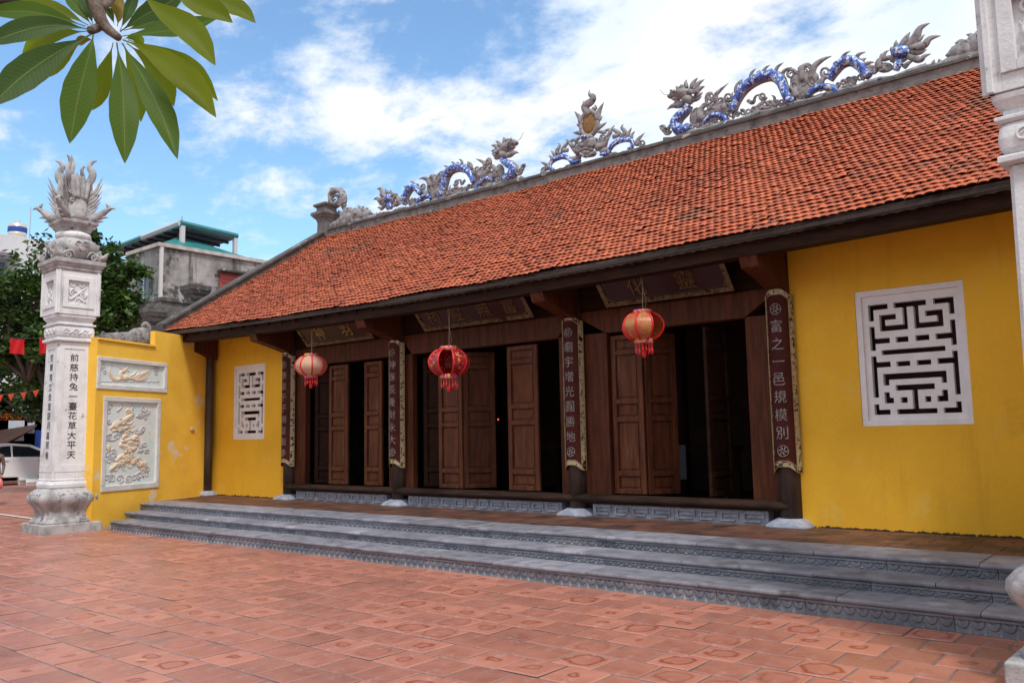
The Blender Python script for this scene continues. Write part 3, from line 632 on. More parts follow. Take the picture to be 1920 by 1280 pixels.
# ---- the ridge dragons (traced on the ridge plane, built in the round); the left one mirrors the right one
YD = YR
Z7 = zoom(1220, 30, 4.571, YD); Z8 = zoom(1560, 0, 4.922, YD); Z6 = zoom(980, 150, 4.364, YD); Z9 = zoom(590, 340, 12.8, YD)
NY = (0, -1, 0)
def K(z): return Sculpt(z, NY)
PXM = .0092
def build_dragon():
    parts = []
    bod = K(Z7); rim = K(Z7)
    segs = [([(330, 765), (300, 815), (245, 865), (213, 920), (235, 970), (290, 975), (335, 960)], [.065, .075, .09, .10, .10, .085, .07]),
            ([(705, 815), (735, 725), (785, 640), (855, 575), (950, 525), (1045, 510), (1105, 545), (1135, 610), (1160, 675), (1195, 725), (1235, 712)], [.06, .075, .085, .09, .092, .09, .088, .08, .075, .065, .05]),
            ([(450, 930), (492, 882), (552, 850), (618, 860), (652, 895), (642, 930), (610, 945)], [.03, .042, .048, .048, .044, .036, .025]),
            ([(1350, 690), (1390, 640), (1455, 610), (1530, 610), (1588, 638), (1585, 678), (1535, 698)], [.035, .045, .052, .052, .048, .04, .028]),
            ([(1530, 545), (1580, 470), (1640, 405), (1720, 382), (1790, 420), (1840, 488), (1872, 520)], [.06, .072, .08, .082, .078, .066, .05])]
    for p, r in segs:
        bod.tube(p, r, 1.0, 10, 6, .035); rim.tube(p, [q*1.22 for q in r], 1.0, 10, 6, -.03)
    b8 = K(Z8); b8.lump(640, 482, .145, .11, .10, .03); b8.tube([(650, 575), (615, 600), (590, 655)], [.06, .075, .07], 1, 8, 5, .03)
    bod.mb.add(b8.mb.v, b8.mb.f); parts.append(('body', bod.mb, 'mosaic')); parts.append(('body_rim', rim.mb, 'sculpt'))
    sp = K(Z7); sp2 = K(Z7)
    for a, b, c, d in [(855, 525, 905, 450), (915, 500, 942, 468), (960, 490, 1025, 420), (1010, 485, 1050, 455), (1065, 480, 1142, 400), (1120, 500, 1215, 440), (770, 600, 790, 540), (725, 660, 770, 548), (700, 720, 705, 650), (1130, 540, 1160, 470), (1575, 420, 1600, 385), (1635, 375, 1715, 300), (1690, 365, 1735, 345), (1755, 360, 1846, 310), (1810, 390, 1850, 365), (1840, 420, 1920, 400), (1845, 455, 1900, 430)]:
        mx_, my_ = (a+c)/2+(d-b)*.12, (b+d)/2-(c-a)*.10
        (sp if a < 1400 else sp2).flame([(a, b), (mx_, my_), (c, d)], .036, 1.0)
    parts += [('spines', sp.mb, 'sculpt'), ('spines', sp2.mb, 'sculpt')]
    hd = K(Z7)          # head: skull, snout, open jaws, horns and mane
    hd.lump(275, 668, .20, .12, .12).lump(205, 668, .11, .085, .10).lump(172, 690, .075, .05, .08).lump(215, 712, .10, .04, .07).lump(320, 720, .14, .11, .11)
    hd.flame([(300, 740), (240, 765), (185, 772), (140, 803)], .075).flame([(255, 745), (215, 740), (190, 790)], .05).flame([(340, 745), (290, 745), (250, 760)], .07)
    hd.lump(215, 660, .035, .035, .03, .10).lump(196, 650, .04, .02, .03, .09)
    for p, r in [([(310, 620), (300, 575), (312, 545)], .05), ([(350, 620), (370, 570), (405, 530)], .06), ([(370, 640), (410, 580), (462, 545)], .06), ([(380, 665), (425, 622), (466, 604)], .06), ([(375, 695), (415, 680), (450, 655)], .055), ([(350, 720), (400, 715), (440, 690)], .05), ([(240, 630), (225, 610), (228, 600)], .04), ([(270, 625), (262, 600), (290, 600)], .045), ([(330, 650), (350, 620), (420, 560)], .05)]:
        hd.flame(p, r)
    for i in range(7): hd.flame([(300+14*i, 650+10*(i % 3)), (335+14*i, 660), (360+12*i, 640+14*(i % 4))], .035, off=.07)
    hd.tube([(155, 680), (115, 672), (97, 655), (80, 630)], .006, 1, 5); parts.append(('head', hd.mb, 'sculpt'))
    CG = [K(Z7) for _ in range(5)]     # cloud scrolls between the coils, one mass per gap
    def cg(a, b): return CG[0] if a < 185 else CG[1] if a < 815 else CG[2] if a < 1115 and b > 655 else CG[3] if a < 1610 else CG[4]
    for a, b, R, st, d in [(668, 695, 42, 0, 1), (600, 735, 40, 90, -1), (545, 770, 44, 180, 1), (470, 790, 46, 20, -1), (1240, 600, 44, 90, 1), (1205, 500, 46, 0, -1), (1325, 480, 62, 200, 1), (1500, 482, 52, 30, 1), (1300, 560, 46, 90, -1), (1390, 560, 50, 0, 1), (1440, 740, 40, 0, 1), (1280, 690, 46, 10, 1), (1660, 640, 42, 0, -1), (1735, 560, 40, 90, 1), (1720, 620, 38, 0, 1), (890, 800, 30, 0, 1), (1020, 752, 30, 90, -1), (1070, 742, 28, 0, 1), (960, 690, 34, 10, 1), (140, 985, 34, 0, 1), (100, 960, 26, 90, -1), (430, 840, 44, 30, 1), (680, 930, 38, 0, 1), (560, 930, 36, 60, 1), (1880, 455, 44, 0, 1), (520, 690, 34, 40, 1)]:
        cg(a, b).scroll(a, b, R, 1.5, st, d, r=.030)
    for p, r in [([(560, 740), (560, 680), (600, 635), (668, 575)], .07), ([(480, 745), (480, 690), (500, 660), (535, 655)], .05), ([(1370, 540), (1400, 440), (1470, 380), (1552, 345)], .085), ([(1300, 560), (1290, 470), (1340, 420), (1390, 430)], .09), ([(440, 900), (420, 830), (450, 780), (520, 740)], .10), ([(620, 800), (650, 760), (690, 780)], .09), ([(1250, 700), (1240, 640), (1290, 600)], .10), ([(1440, 600), (1480, 540), (1530, 530)], .08), ([(830, 725), (880, 745), (900, 690), (960, 668)], .05), ([(900, 790), (960, 740), (990, 690)], .05), ([(1060, 745), (1060, 700), (1032, 678)], .04), ([(130, 1000), (110, 950), (68, 945)], .05), ([(150, 985), (165, 940), (190, 925)], .05), ([(1600, 690), (1680, 640), (1640, 580)], .07), ([(690, 950), (750, 900), (800, 860)], .06), ([(1480, 720), (1560, 740), (1640, 700)], .07), ([(420, 980), (520, 940), (600, 980), (680, 960)], .09)]:
        cg(*p[0]).flame(p, r*.82)
    for a, b, ra, rb in [(600, 790, .26, .16), (520, 850, .2, .16), (1300, 630, .26, .2), (1250, 540, .14, .16), (1420, 720, .18, .1), (1350, 530, .2, .15), (1500, 700, .25, .10), (560, 950, .3, .09), (1000, 790, .28, .05), (1700, 600, .14, .1), (1660, 660, .15, .10), (380, 860, .14, .2)]: cg(a, b).lump(a, b, ra*.95, rb*.95, .06, -.03)
    for i in range(34):           # low cloud curls along the ridge
        a = 260+i*48; b = 1050-.29*(a-60)-random.uniform(6, 34)
        if 790 < a < 1130: b += 8
        cg(a, b if not 815 < a < 1115 else max(b, 660)).scroll(a, b, random.uniform(20, 34), 1.4, random.uniform(0, 360), random.choice((1, -1)), r=.026)
    c8 = K(Z8)
    for p, r in [([(690, 450), (770, 350), (815, 262), (902, 215)], .085), ([(720, 440), (840, 425), (905, 358), (1003, 332)], .08), ([(730, 480), (810, 488), (878, 458)], .055), ([(700, 520), (810, 555), (855, 520), (916, 498)], .06), ([(600, 450), (590, 410), (592, 372)], .05), ([(640, 430), (680, 360), (722, 295)], .06), ([(700, 420), (790, 380), (857, 318)], .065), ([(570, 480), (555, 450), (570, 435)], .05), ([(560, 520), (555, 560), (560, 580)], .05), ([(540, 530), (470, 545), (490, 490), (528, 465)], .05), ([(660, 630), (700, 590), (748, 566)], .05), ([(430, 640), (440, 560), (500, 540)], .07), ([(600, 560), (660, 560), (720, 520)], .05)]: c8.flame(p, r)
    for a, b, R in [(515, 620, 36), (375, 640, 44), (470, 520, 26), (450, 620, 40)]: c8.scroll(a, b, R, 1.5, 0, 1, r=.03)
    for a, b, ra, rb in [(640, 480, .19, .15), (480, 620, .14, .09), (600, 540, .12, .09)]: c8.lump(a, b, ra, rb, .06, -.04)
    parts += [('cloud_scroll', q.mb, 'sculpt') for q in CG]; parts.append(('tail_flame', c8.mb, 'sculpt'))
    ft = MB(); xs = [Z7(230, 985)[0], Z7(1850, 520)[0]+1.1]   # low plinth strip that ties the figure to the ridge
    n = 24; ft.loft([[(x, YD-.07, ZR(x)+.165), (x, YD+.07, ZR(x)+.165), (x, YD+.05, ZR(x)+.22+.03*math.sin(x*9)), (x, YD-.05, ZR(x)+.22+.03*math.sin(x*9))] for x in np.linspace(xs[0]-.3, xs[1], n)]); parts.append(('base', ft, 'sculpt'))
    return parts
DP = build_dragon()
for mir, lab in ((False, 'blue mosaic dragon on the ridge above the right window, facing left'), (True, 'blue mosaic dragon on the far left end of the ridge, facing right')):
    lx = Z7(950, 800)[0]; r_ = tag(empty('dragon_statue', (lx if not mir else 2*XC-lx, YD, ZR(lx)+.23)), lab, 'dragon', 'blue mosaic dragons on the roof ridge')
    for nm, mb, mt in DP: put(nm, mirror(mb) if mir else mb, MAT[mt], r_, smooth=True)
# ---- flaming sun disc at the middle of the ridge
sun_r = tag(empty('sun_finial', (XC+.03, YD, ZR(XC)+.23)), 'flaming sun disc over a mask and two blue arms, middle of the ridge', 'finial')
sc_ = K(Z6); cx6 = 548
def sym(fn, pts, *a):
    fn(pts, *a)
xcw = Z6(548, 400)[0]
half = K(Z6); hb = K(Z6)
for p, r in [([(610, 330), (625, 260), (665, 182)], .075), ([(615, 330), (635, 320), (655, 295)], .045), ([(600, 400), (640, 380), (690, 347)], .06), ([(610, 420), (680, 430), (660, 410)], .04), ([(690, 470), (720, 420), (690, 410), (655, 425)], .05), ([(740, 470), (790, 440), (735, 400), (755, 370)], .055), ([(800, 470), (840, 430), (810, 390), (825, 362)], .055), ([(850, 480), (870, 430), (893, 390)], .05), ([(890, 490), (895, 450), (920, 418)], .045), ([(930, 540), (945, 490), (1000, 432)], .06), ([(600, 560), (660, 530), (720, 450)], .09), ([(640, 590), (720, 560), (760, 500)], .07), ([(570, 290), (590, 260), (585, 230)], .05)]: half.flame(p, r)
for a, b, R in [(640, 550, 34), (600, 500, 30), (980, 520, 32), (830, 610, 34), (760, 620, 36), (900, 580, 28), (660, 470, 30)]: half.scroll(a, b, R, 1.5, 30, 1, r=.03)
for a, b, ra, rb in [(640, 520, .16, .15), (700, 610, .2, .06), (870, 600, .25, .05)]: half.lump(a, b, ra, rb, .07, -.03)
hb.tube([(640, 615), (700, 600), (735, 545), (790, 505), (870, 492), (905, 518), (895, 555), (865, 572)], [.03, .05, .055, .06, .055, .05, .045, .03], 1, 9, 6, .03)
ri = MB(); ctr = Z6(546, 358); n = 28
ri.sweep([ctr+np.array([.215*math.cos(t), 0, .275*math.sin(t)]) for t in [2*math.pi*i/n for i in range(n+1)]], .052, NY, 1.1, 8)
both = MB(); both.add(half.mb.v, half.mb.f); mm = mirror(half.mb, xcw); both.add(mm.v, mm.f)
ce = K(Z6); ce.flame([(545, 290), (510, 220), (560, 180), (580, 140), (548, 120), (546, 84)], .10).flame([(530, 230), (505, 200), (495, 172)], .06).flame([(570, 240), (600, 230), (590, 200)], .05)
put('top_flame', ce.mb, MAT['sculpt'], sun_r, smooth=True); ce = K(Z6)
ce.lump(540, 520, .22, .17, .13).lump(540, 600, .20, .09, .13).lump(505, 545, .06, .05, .05, .1).lump(575, 545, .06, .05, .05, .1).lump(540, 470, .15, .06, .1, .04)
ce.tube([(490, 610), (540, 635), (595, 605)], .035, 1, 6, 5, .09); ce.tube([(490, 585), (540, 570), (595, 580)], .03, 1, 6, 5, .1)
put('flames', both, MAT['sculpt'], sun_r, smooth=True); put('mask', ce.mb, MAT['sculpt'], sun_r, smooth=True); put('disc_ring', ri, MAT['sculpt'], sun_r, smooth=True)
di = MB(); di.loft([[ctr+np.array([rr*.185*math.cos(t), yy, rr*.245*math.sin(t)]) for t in [2*math.pi*i/28 for i in range(28)]] for rr, yy in ((1, .03), (1, -.02), (.6, -.035), (.05, -.04))]); put('disc', di, M('ochre_disc', (.30, .15, .030), (.20, .10, .02), .5, 8, 3), sun_r, smooth=True)
put('arm', hb.mb, MAT['mosaic'], sun_r, smooth=True); put('arm', mirror(hb.mb, xcw), MAT['mosaic'], sun_r, smooth=True)
fc = K(Z6); fc.lump(525, 478, .13, .05, .06, .10); put('brow', fc.mb, MAT['mosaic'], sun_r, smooth=True)
# ---- ridge end ornaments
eo = K(Z9); 
eo.tube([(640, 600), (690, 420), (640, 260), (520, 215), (400, 290), (385, 420), (440, 530), (540, 530), (590, 440), (540, 350), (450, 350), (430, 420), (490, 440)], [.10, .095, .085, .08, .075, .07, .07, .065, .055, .045, .04, .035, .03], 1.3, 9, 6)
for p, r in [([(400, 240), (400, 190), (375, 155)], .07), ([(430, 220), (440, 180), (425, 150)], .06), ([(640, 240), (640, 190), (620, 140)], .07), ([(660, 260), (700, 240), (705, 220)], .06), ([(370, 500), (350, 480), (328, 455)], .06), ([(700, 520), (735, 480), (765, 430)], .07), ([(700, 590), (740, 570), (770, 555)], .06)]: eo.flame(p, r)
for i in range(14): eo.scroll(800+40*i+random.uniform(-15, 15), 700+random.uniform(-60, 260)+7*i, random.uniform(45, 75), 1.4, random.uniform(0, 360), random.choice([1, -1]), r=.05)
for p, r in [([(1130, 720), (1090, 640), (1035, 565)], .06), ([(1160, 720), (1150, 640), (1190, 590)], .06), ([(800, 760), (770, 680), (790, 610)], .07), ([(870, 760), (850, 680), (880, 620)], .07), ([(950, 780), (930, 690), (990, 650)], .07), ([(1250, 760), (1240, 680), (1290, 640)], .1), ([(1420, 900), (1430, 830), (1440, 760)], .07), ([(1500, 880), (1500, 820), (1480, 740)], .07), ([(1580, 860), (1590, 800), (1560, 730)], .07), ([(380, 1130), (560, 1010), (760, 1000)], .12), ([(500, 1080), (640, 960), (660, 820), (560, 700)], .14), ([(620, 960), (720, 880), (730, 700), (640, 620)], .14), ([(860, 1000), (1000, 1010), (1100, 1000), (1250, 980)], .09), ([(820, 880), (960, 930), (1080, 920), (1180, 860)], .08)]: eo.flame(p, r)
for a, b, ra, rb in [(1010, 800, .35, .2), (860, 880, .25, .2), (1250, 800, .2, .16), (1300, 900, .3, .12), (700, 960, .2, .15), (1040, 960, .4, .1), (1500, 880, .25, .09)]: eo.lump(a, b, ra, rb, .09)
eo.lump(1040, 780, .06, .06, .05, .10)
ped = MB(); px_ = Z9(285, 900)[0]; zb0 = ZR(-18.6); zp = lambda py: on(612, py, 1, YD)[2]
for z0, z1, h0, h1 in [(446, 418, .19, .18), (418, 411, .18, .22), (411, 405, .24, .31), (405, 400, .32, .32), (400, 397, .25, .22), (397, 391, .20, .20), (391, 388, .21, .26), (388, 384.5, .27, .27)]:
    ped.loft([[(px_+sx*h, YD+sy*h, z) for sx, sy in ((-1, -1), (1, -1), (1, 1), (-1, 1))] for z, h in ((zp(z0), h0), (zp(z1)-.001, h1))])
for mir, lab in ((False, 'grey stepped pedestal with a curled tail ornament, left end of ridge'), (True, 'grey curled ornament at the ridge end beside the tall near pillar')):
    r_ = tag(empty('ridge_end_ornament', (px_ if not mir else 2*XC-px_, YD, zb0)), lab, 'ornament', 'ornaments at the ridge ends')
    put('pedestal', mirror(ped) if mir else ped, MAT['cement'], r_); put('tail_curl', mirror(eo.mb) if mir else eo.mb, MAT['sculpt'], r_, smooth=True)
# ================================================================== GATE PILLARS
def sq(cx, cy, z, h, e=10, n=32, rot=0, lobes=0, la=0):
    out_ = []
    for i in range(n):
        t = 2*math.pi*(i+.5)/n; c, s_ = math.cos(t), math.sin(t)
        x = math.copysign(abs(c)**(2/e), c)*h; y = math.copysign(abs(s_)**(2/e), s_)*h
        k = 1+la*math.cos(lobes*t) if lobes else 1
        out_.append((cx+(x*math.cos(rot)-y*math.sin(rot))*k, cy+(x*math.sin(rot)+y*math.cos(rot))*k, z))
    return out_
def sqb(cx, cy, rot, prof):
    """square stack with sharp corners: prof (z, half)"""
    out_ = []
    for z, h in prof: out_.append([(cx+(x*math.cos(rot)-y*math.sin(rot))*h, cy+(x*math.sin(rot)+y*math.cos(rot))*h, z) for x, y in ((-1, -1), (1, -1), (1, 1), (-1, 1))])
    return out_
def pillar(cx, cy, rot, sz, label, texts, crown=True):
    Z = lambda z: z*sz
    root = tag(empty('gate_pillar', (cx, cy, 0), rot), label, 'pillar', 'stone pillars at the two ends of the steps')
    dirs = [np.array([math.cos(rot+a), math.sin(rot+a), 0]) for a in (0, math.pi/2, math.pi, -math.pi/2)]
    C0 = np.array([cx, cy, 0])
    m_ = MB(); m_.loft(sqb(cx, cy, rot, [(-.03, .55), (Z(.17), .55), (Z(.185), .535)])); put('plinth', m_, MAT['white_old'], root, bevel=.012)
    m_ = MB(); pr = [(.185, .50, 6, 0), (.215, .50, 5, .015), (.27, .455, 4.5, .02), (.34, .425, 4, .025), (.42, .425, 4, .03), (.50, .47, 4, .03), (.57, .53, 4, .03), (.64, .56, 4, .03), (.71, .555, 4, .028), (.77, .51, 4, .022), (.82, .44, 5, .012), (.85, .385, 6, 0)]
    m_.loft([sq(cx, cy, Z(z), h, e, 64, rot, 16, la) for z, h, e, la in pr])
    base = put('lotus_base', m_, MAT['white_old'], root, smooth=True)
    for d in (dirs[0], dirs[3]):         # carved cloud heads round the bowl
        t = np.array([-d[1], d[0], 0]); Pf = lambda a, b, d=d, t=t: C0+d*(.549-1.1*abs(a)**3-1.2*(b-.64)**2)+t*a+np.array([0, 0, Z(b)])
        s_ = Sculpt(Pf, d)
        for a in (-.24, 0, .24): s_.scroll(a-.055, .71, .055, 1.2, 0, 1, r=.013); s_.scroll(a+.055, .71, .055, 1.2, 180, -1, r=.013)
        put('cloud_carving', s_.mb, MAT['white_old'], base, smooth=True)
    m_ = MB(); m_.loft([sq(cx, cy, Z(z), h, 14, 48, rot) for z, h in [(.85, .365), (.875, .385), (.93, .392), (.985, .37), (.99, .345), (1.0, .345)]]); put('torus', m_, MAT['white'], root, smooth=False)
    m_ = MB(); m_.loft(sqb(cx, cy, rot, [(Z(1.0), .352), (Z(1.03), .352), (Z(1.031), .338), (Z(1.16), .338), (Z(1.165), .33), (Z(3.74), .305)])); sh = put('shaft', m_, MAT['white'], root, bevel=.01)
    for d in dirs:          # raised frame on every face
        t = np.array([-d[1], d[0], 0]); hz = lambda z: .33-.025*(z-1.165)/2.575
        f_ = MB()
        for a0, a1, z0, z1 in ((-1, -.66, 1.17, 3.73), (.66, 1, 1.17, 3.73), (-.66, .66, 3.60, 3.73), (-.66, .66, 1.17, 1.30)):
            vs = []
            for dd in (0.001, .014):
                for a, z in ((a0, z0), (a1, z0), (a1, z1), (a0, z1)): vs.append(C0+d*(hz(z)+dd)+t*a*(hz(z)-.012)+np.array([0, 0, Z(z)]))
            f_.add(vs, [(4, 5, 6, 7), (0, 1, 5, 4), (1, 2, 6, 5), (2, 3, 7, 6), (3, 0, 4, 7)])
        put('shaft_frame', f_, MAT['white'], sh)
    for k, txt in texts.items():
        d = dirs[k]; t = np.array([-d[1], d[0], 0]); n = len(txt); zt_, zb_ = 3.52, 1.40
        for i, ch in enumerate(txt):
            v, f, s_ = glyph(ch, 0, .006); z = zt_-(i+.5)*(zt_-zb_)/n; h = .33-.025*(z-1.165)/2.575; sc = .155/max(.75, s_.max())
            o = C0+d*(h+.004)+np.array([0, 0, Z(z)]); c_ = MB(); c_.add([o+t*p[0]*sc*1.05+np.array([0, 0, p[1]*sc*sz]) for p in v], f); put('painted_character', c_, MAT['black'], sh)
    m_ = MB(); m_.loft(sqb(cx, cy, rot, [(Z(3.74), .33), (Z(3.755), .375), (Z(3.80), .375), (Z(3.815), .345)]) ); put('lower_band', m_, MAT['white'], root, bevel=.006)
    m_ = MB(); m_.loft([sq(cx, cy, Z(z), h, 14, 48, rot) for z, h in [(3.815, .33), (3.86, .362), (3.94, .37), (4.02, .362), (4.06, .33)]]); cb = put('carved_collar', m_, MAT['white'], root)
    for d in dirs:
        t = np.array([-d[1], d[0], 0]); s_ = Sculpt(lambda a, b, d=d, t=t: C0+d*.366+t*a+np.array([0, 0, Z(b)]), d)
        for a in (-.2, -.02, .16): s_.scroll(a, 3.94, .06, 1.5, 0, 1, r=.014); s_.flame([(a+.05, 3.90), (a+.11, 3.93), (a+.15, 3.99)], .022)
        put('collar_carving', s_.mb, MAT['white'], cb, smooth=True)
    m_ = MB(); m_.loft(sqb(cx, cy, rot, [(Z(4.06), .345), (Z(4.075), .375), (Z(4.105), .375), (Z(4.11), .325), (Z(4.16), .325)])); put('upper_band', m_, MAT['white'], root, bevel=.006)
    m_ = MB(); m_.loft([sq(cx, cy, Z(z), h, 14, 48, rot) for z, h in [(4.16, .325), (4.19, .36), (4.23, .385), (4.27, .392), (4.275, .36)]]); put('ovolo', m_, MAT['white'], root)
    m_ = MB(); m_.loft(sqb(cx, cy, rot, [(Z(4.275), .35), (Z(4.28), .352), (Z(5.17), .352)])); bx = put('lantern_box', m_, MAT['white'], root, bevel=.008)
    for d in dirs:
        t = np.array([-d[1], d[0], 0]); f_ = MB(); up = np.array([0, 0, 1.])
        for a0, a1, z0, z1, dd in ((-.43, -.30, 4.285, 5.165, .042), (.30, .43, 4.285, 5.165, .042), (-.30, .30, 5.05, 5.165, .042), (-.30, .30, 4.285, 4.42, .042), (-.30, -.20, 4.42, 5.05, .062), (.20, .30, 4.42, 5.05, .062), (-.20, .20, 4.97, 5.05, .062), (-.20, .20, 4.42, 4.50, .062)):
            f_.obox(C0+d*.351, t, up, d, a0, a1, Z(z0), Z(z1), 0, dd)
        put('box_frame', f_, MAT['white'], bx, bevel=.004)
        s_ = Sculpt(lambda a, b, d=d, t=t: C0+d*.358+t*a+np.array([0, 0, Z(b)]), d)
        s_.scroll(-.10, 4.90, .07, 1.6, 0, 1, r=.018).scroll(.06, 4.90, .07, 1.6, 180, -1, r=.018).scroll(-.07, 4.72, .09, 1.6, 90, 1, r=.02).scroll(.10, 4.70, .07, 1.5, 20, -1, r=.018).scroll(0, 4.56, .07, 1.5, 0, 1, r=.018)
        s_.flame([(-.16, 4.58), (-.05, 4.66), (.08, 4.78), (.17, 4.86)], .035).flame([(.14, 4.55), (.05, 4.62), (-.1, 4.66), (-.17, 4.80)], .03)
        put('box_relief', s_.mb, MAT['white'], bx, smooth=True)
    m_ = MB(); m_.loft(sqb(cx, cy, rot, [(Z(5.17), .40), (Z(5.19), .425), (Z(5.24), .425), (Z(5.245), .44), (Z(5.31), .47), (Z(5.315), .485), (Z(5.40), .485), (Z(5.405), .44)])); put('cornice', m_, MAT['white_old'], root, bevel=.006)
    if not crown: return root
    lf = MB()
    for k in range(4):
        a = rot+math.pi/4+k*math.pi/2; d = np.array([math.cos(a), math.sin(a), 0]); t = np.array([-d[1], d[0], 0]); s_ = Sculpt(lambda u, v, d=d: C0+d*u+np.array([0, 0, Z(v)]), t)
        s_.flame([(.45, 5.42), (.60, 5.47), (.66, 5.52), (.72, 5.60)], .07, 1.6).flame([(.40, 5.48), (.52, 5.56), (.56, 5.64)], .07, 1.6).scroll(.50, 5.48, .08, 1.3, 0, 1, r=.03)
        lf.add(s_.mb.v, s_.mb.f)
        a2 = rot+k*math.pi/2; d2 = np.array([math.cos(a2), math.sin(a2), 0]); t2 = np.array([-d2[1], d2[0], 0]); s2 = Sculpt(lambda u, v, d=d2, t=t2: C0+d*.46+t*u+np.array([0, 0, Z(v)]), d2)
        for u in (-.36, -.24, .24, .36): s2.scroll(u, 5.47, .07, 1.4, 90, 1 if u < 0 else -1, r=.024)
        s2.flame([(-.4, 5.44), (-.3, 5.52), (-.18, 5.56), (-.1, 5.44)], .04).flame([(.4, 5.44), (.3, 5.52), (.18, 5.56), (.1, 5.44)], .04)
        lf.add(s2.mb.v, s2.mb.f)
    put('corner_leaves', lf, MAT['white_old'], root, smooth=True)
    m_ = MB(); m_.loft([sq(cx, cy, Z(z), h, e, 40, rot, 8, la) for z, h, e, la in [(5.41, .30, 3, 0), (5.47, .36, 2.8, .02), (5.55, .43, 2.6, .03), (5.66, .465, 2.5, .03), (5.76, .45, 2.5, .03), (5.83, .37, 2.5, .02), (5.87, .30, 2.5, 0)]]); bw = put('peony_bowl', m_, MAT['white_old'], root, smooth=True)
    pt = MB()
    for k in range(8):
        a = rot+k*math.pi/4; d = np.array([math.cos(a), math.sin(a), 0]); t = np.array([-d[1], d[0], 0]); s_ = Sculpt(lambda u, v, d=d, t=t: C0+d*(.47-.35*u*u)+t*u+np.array([0, 0, Z(v)]), d)
        for q in range(5): s_.scroll(random.uniform(-.12, .12), 5.66+random.uniform(-.10, .10), random.uniform(.04, .075), 1.4, random.uniform(0, 360), random.choice((1, -1)), r=.017)
        pt.add(s_.mb.v, s_.mb.f)
    put('peony_carving', pt, MAT['white_old'], bw, smooth=True)
    m_ = MB(); m_.loft([sq(cx, cy, Z(z), h, 2.3, 40, rot, 8, la) for z, h, la in [(5.86, .27, 0), (5.89, .31, .02), (5.94, .335, .03), (5.99, .31, .02), (6.02, .26, 0)]]); put('cushion', m_, MAT['white'], root, smooth=True)
    m_ = MB(); m_.loft(sqb(cx, cy, rot, [(Z(6.01), .25), (Z(6.06), .265), (Z(6.10), .30), (Z(6.12), .30), (Z(6.18), .36), (Z(6.23), .365), (Z(6.235), .33), (Z(6.26), .30)])); put('cap_slab', m_, MAT['white_old'], root, bevel=.006)
    m_ = MB(); m_.loft([sq(cx, cy, Z(z), h, 2.4, 28, rot, 4, la) for z, h, la in [(6.24, .30, .05), (6.34, .33, .06), (6.5, .30, .08), (6.75, .25, .10), (7.0, .205, .12), (7.14, .18, .14), (7.22, .14, .16), (7.26, .07, .1)]]); cr_ = put('phoenix_body', m_, MAT['white_old'], root, smooth=True)
    fe = MB()
    for k in range(4):          # four phoenixes: head low and outward, wings fanned, tail curling up
        a = rot+math.pi/4+k*math.pi/2; d = np.array([math.cos(a), math.sin(a), 0]); t = np.array([-d[1], d[0], 0]); s_ = Sculpt(lambda u, v, d=d: C0+d*u+np.array([0, 0, Z(v)]), t)
        s_.tube([(.25, 6.30), (.42, 6.34), (.55, 6.42), (.66, 6.50), (.72, 6.54)], [.10, .10, .075, .05, .045], 1, 8).flame([(.70, 6.55), (.78, 6.55), (.84, 6.52)], .04).flame([(.68, 6.57), (.66, 6.62), (.62, 6.64)], .035).flame([(.5, 6.34), (.62, 6.36), (.70, 6.34)], .04).flame([(.4, 6.30), (.52, 6.28), (.6, 6.26)], .05)
        for i, (zz_, L_, up_) in enumerate([(6.95, .30, .30), (6.86, .31, .24), (6.77, .31, .18), (6.68, .30, .13), (6.60, .27, .09), (6.52, .22, .06)]):
            s_.flame([(.12, zz_-.30), (.24, zz_-.16), (.33+L_*.25, zz_-.04), (.30+L_*.85, zz_+up_*.9)], .056, .6)
        s_.tube([(.14, 6.75), (.22, 7.0), (.32, 7.16), (.34, 7.30), (.27, 7.42), (.32, 7.52), (.42, 7.56)], [.06, .075, .085, .08, .055, .04, .012], .5, 8)
        fe.add(s_.mb.v, s_.mb.f)
        a2 = rot+k*math.pi/2; d2 = np.array([math.cos(a2), math.sin(a2), 0]); t2 = np.array([-d2[1], d2[0], 0]); s2 = Sculpt(lambda u, v, d=d2, t=t2: C0+d*(.29-.05*(v-6.3))+t*u+np.array([0, 0, Z(v)]), d2)
        for u, top in ((-.14, 7.14), (-.05, 7.26), (.06, 7.2), (.15, 7.12)): s2.flame([(u*.7, 6.7), (u, 6.95), (u*1.1, 7.15), (u*1.25, top)], .05)
        for q in range(10): s2.scroll(random.uniform(-.18, .18), random.uniform(6.36, 7.0), random.uniform(.03, .07), 1.3, random.uniform(0, 360), random.choice((1, -1)), r=.02)
        for q in range(6): s2.flame([(random.uniform(-.26, .26), 6.28), (random.uniform(-.25, .25), 6.36), (random.uniform(-.25, .25), 6.46)], .05)
        fe.add(s2.mb.v, s2.mb.f)
    s_ = Sculpt(lambda u, v: C0+np.array([-CR[0]*0+CR[0]*u, CR[1]*u, Z(v)]), (-CF[0], -CF[1], 0)); s_.flame([(-.06, 7.1), (-.10, 7.32), (-.06, 7.48), (-.11, 7.70)], .075); fe.add(s_.mb.v, s_.mb.f)
    put('phoenix_feathers', fe, MAT['white_old'], cr_, smooth=True)
    return root
pillar(-17.78, 7.38, math.radians(-2), 1.0, 'white carved gate pillar with flame crown, far left of the steps', {0: '前慈持兔一臺花草大平天', 3: '笙爾育立金皇語月嘉照春'})
pillar(-.63, 6.99, math.radians(-3), .943, 'tall grey-white carved pillar cut off by the right edge of the picture', {}, True)
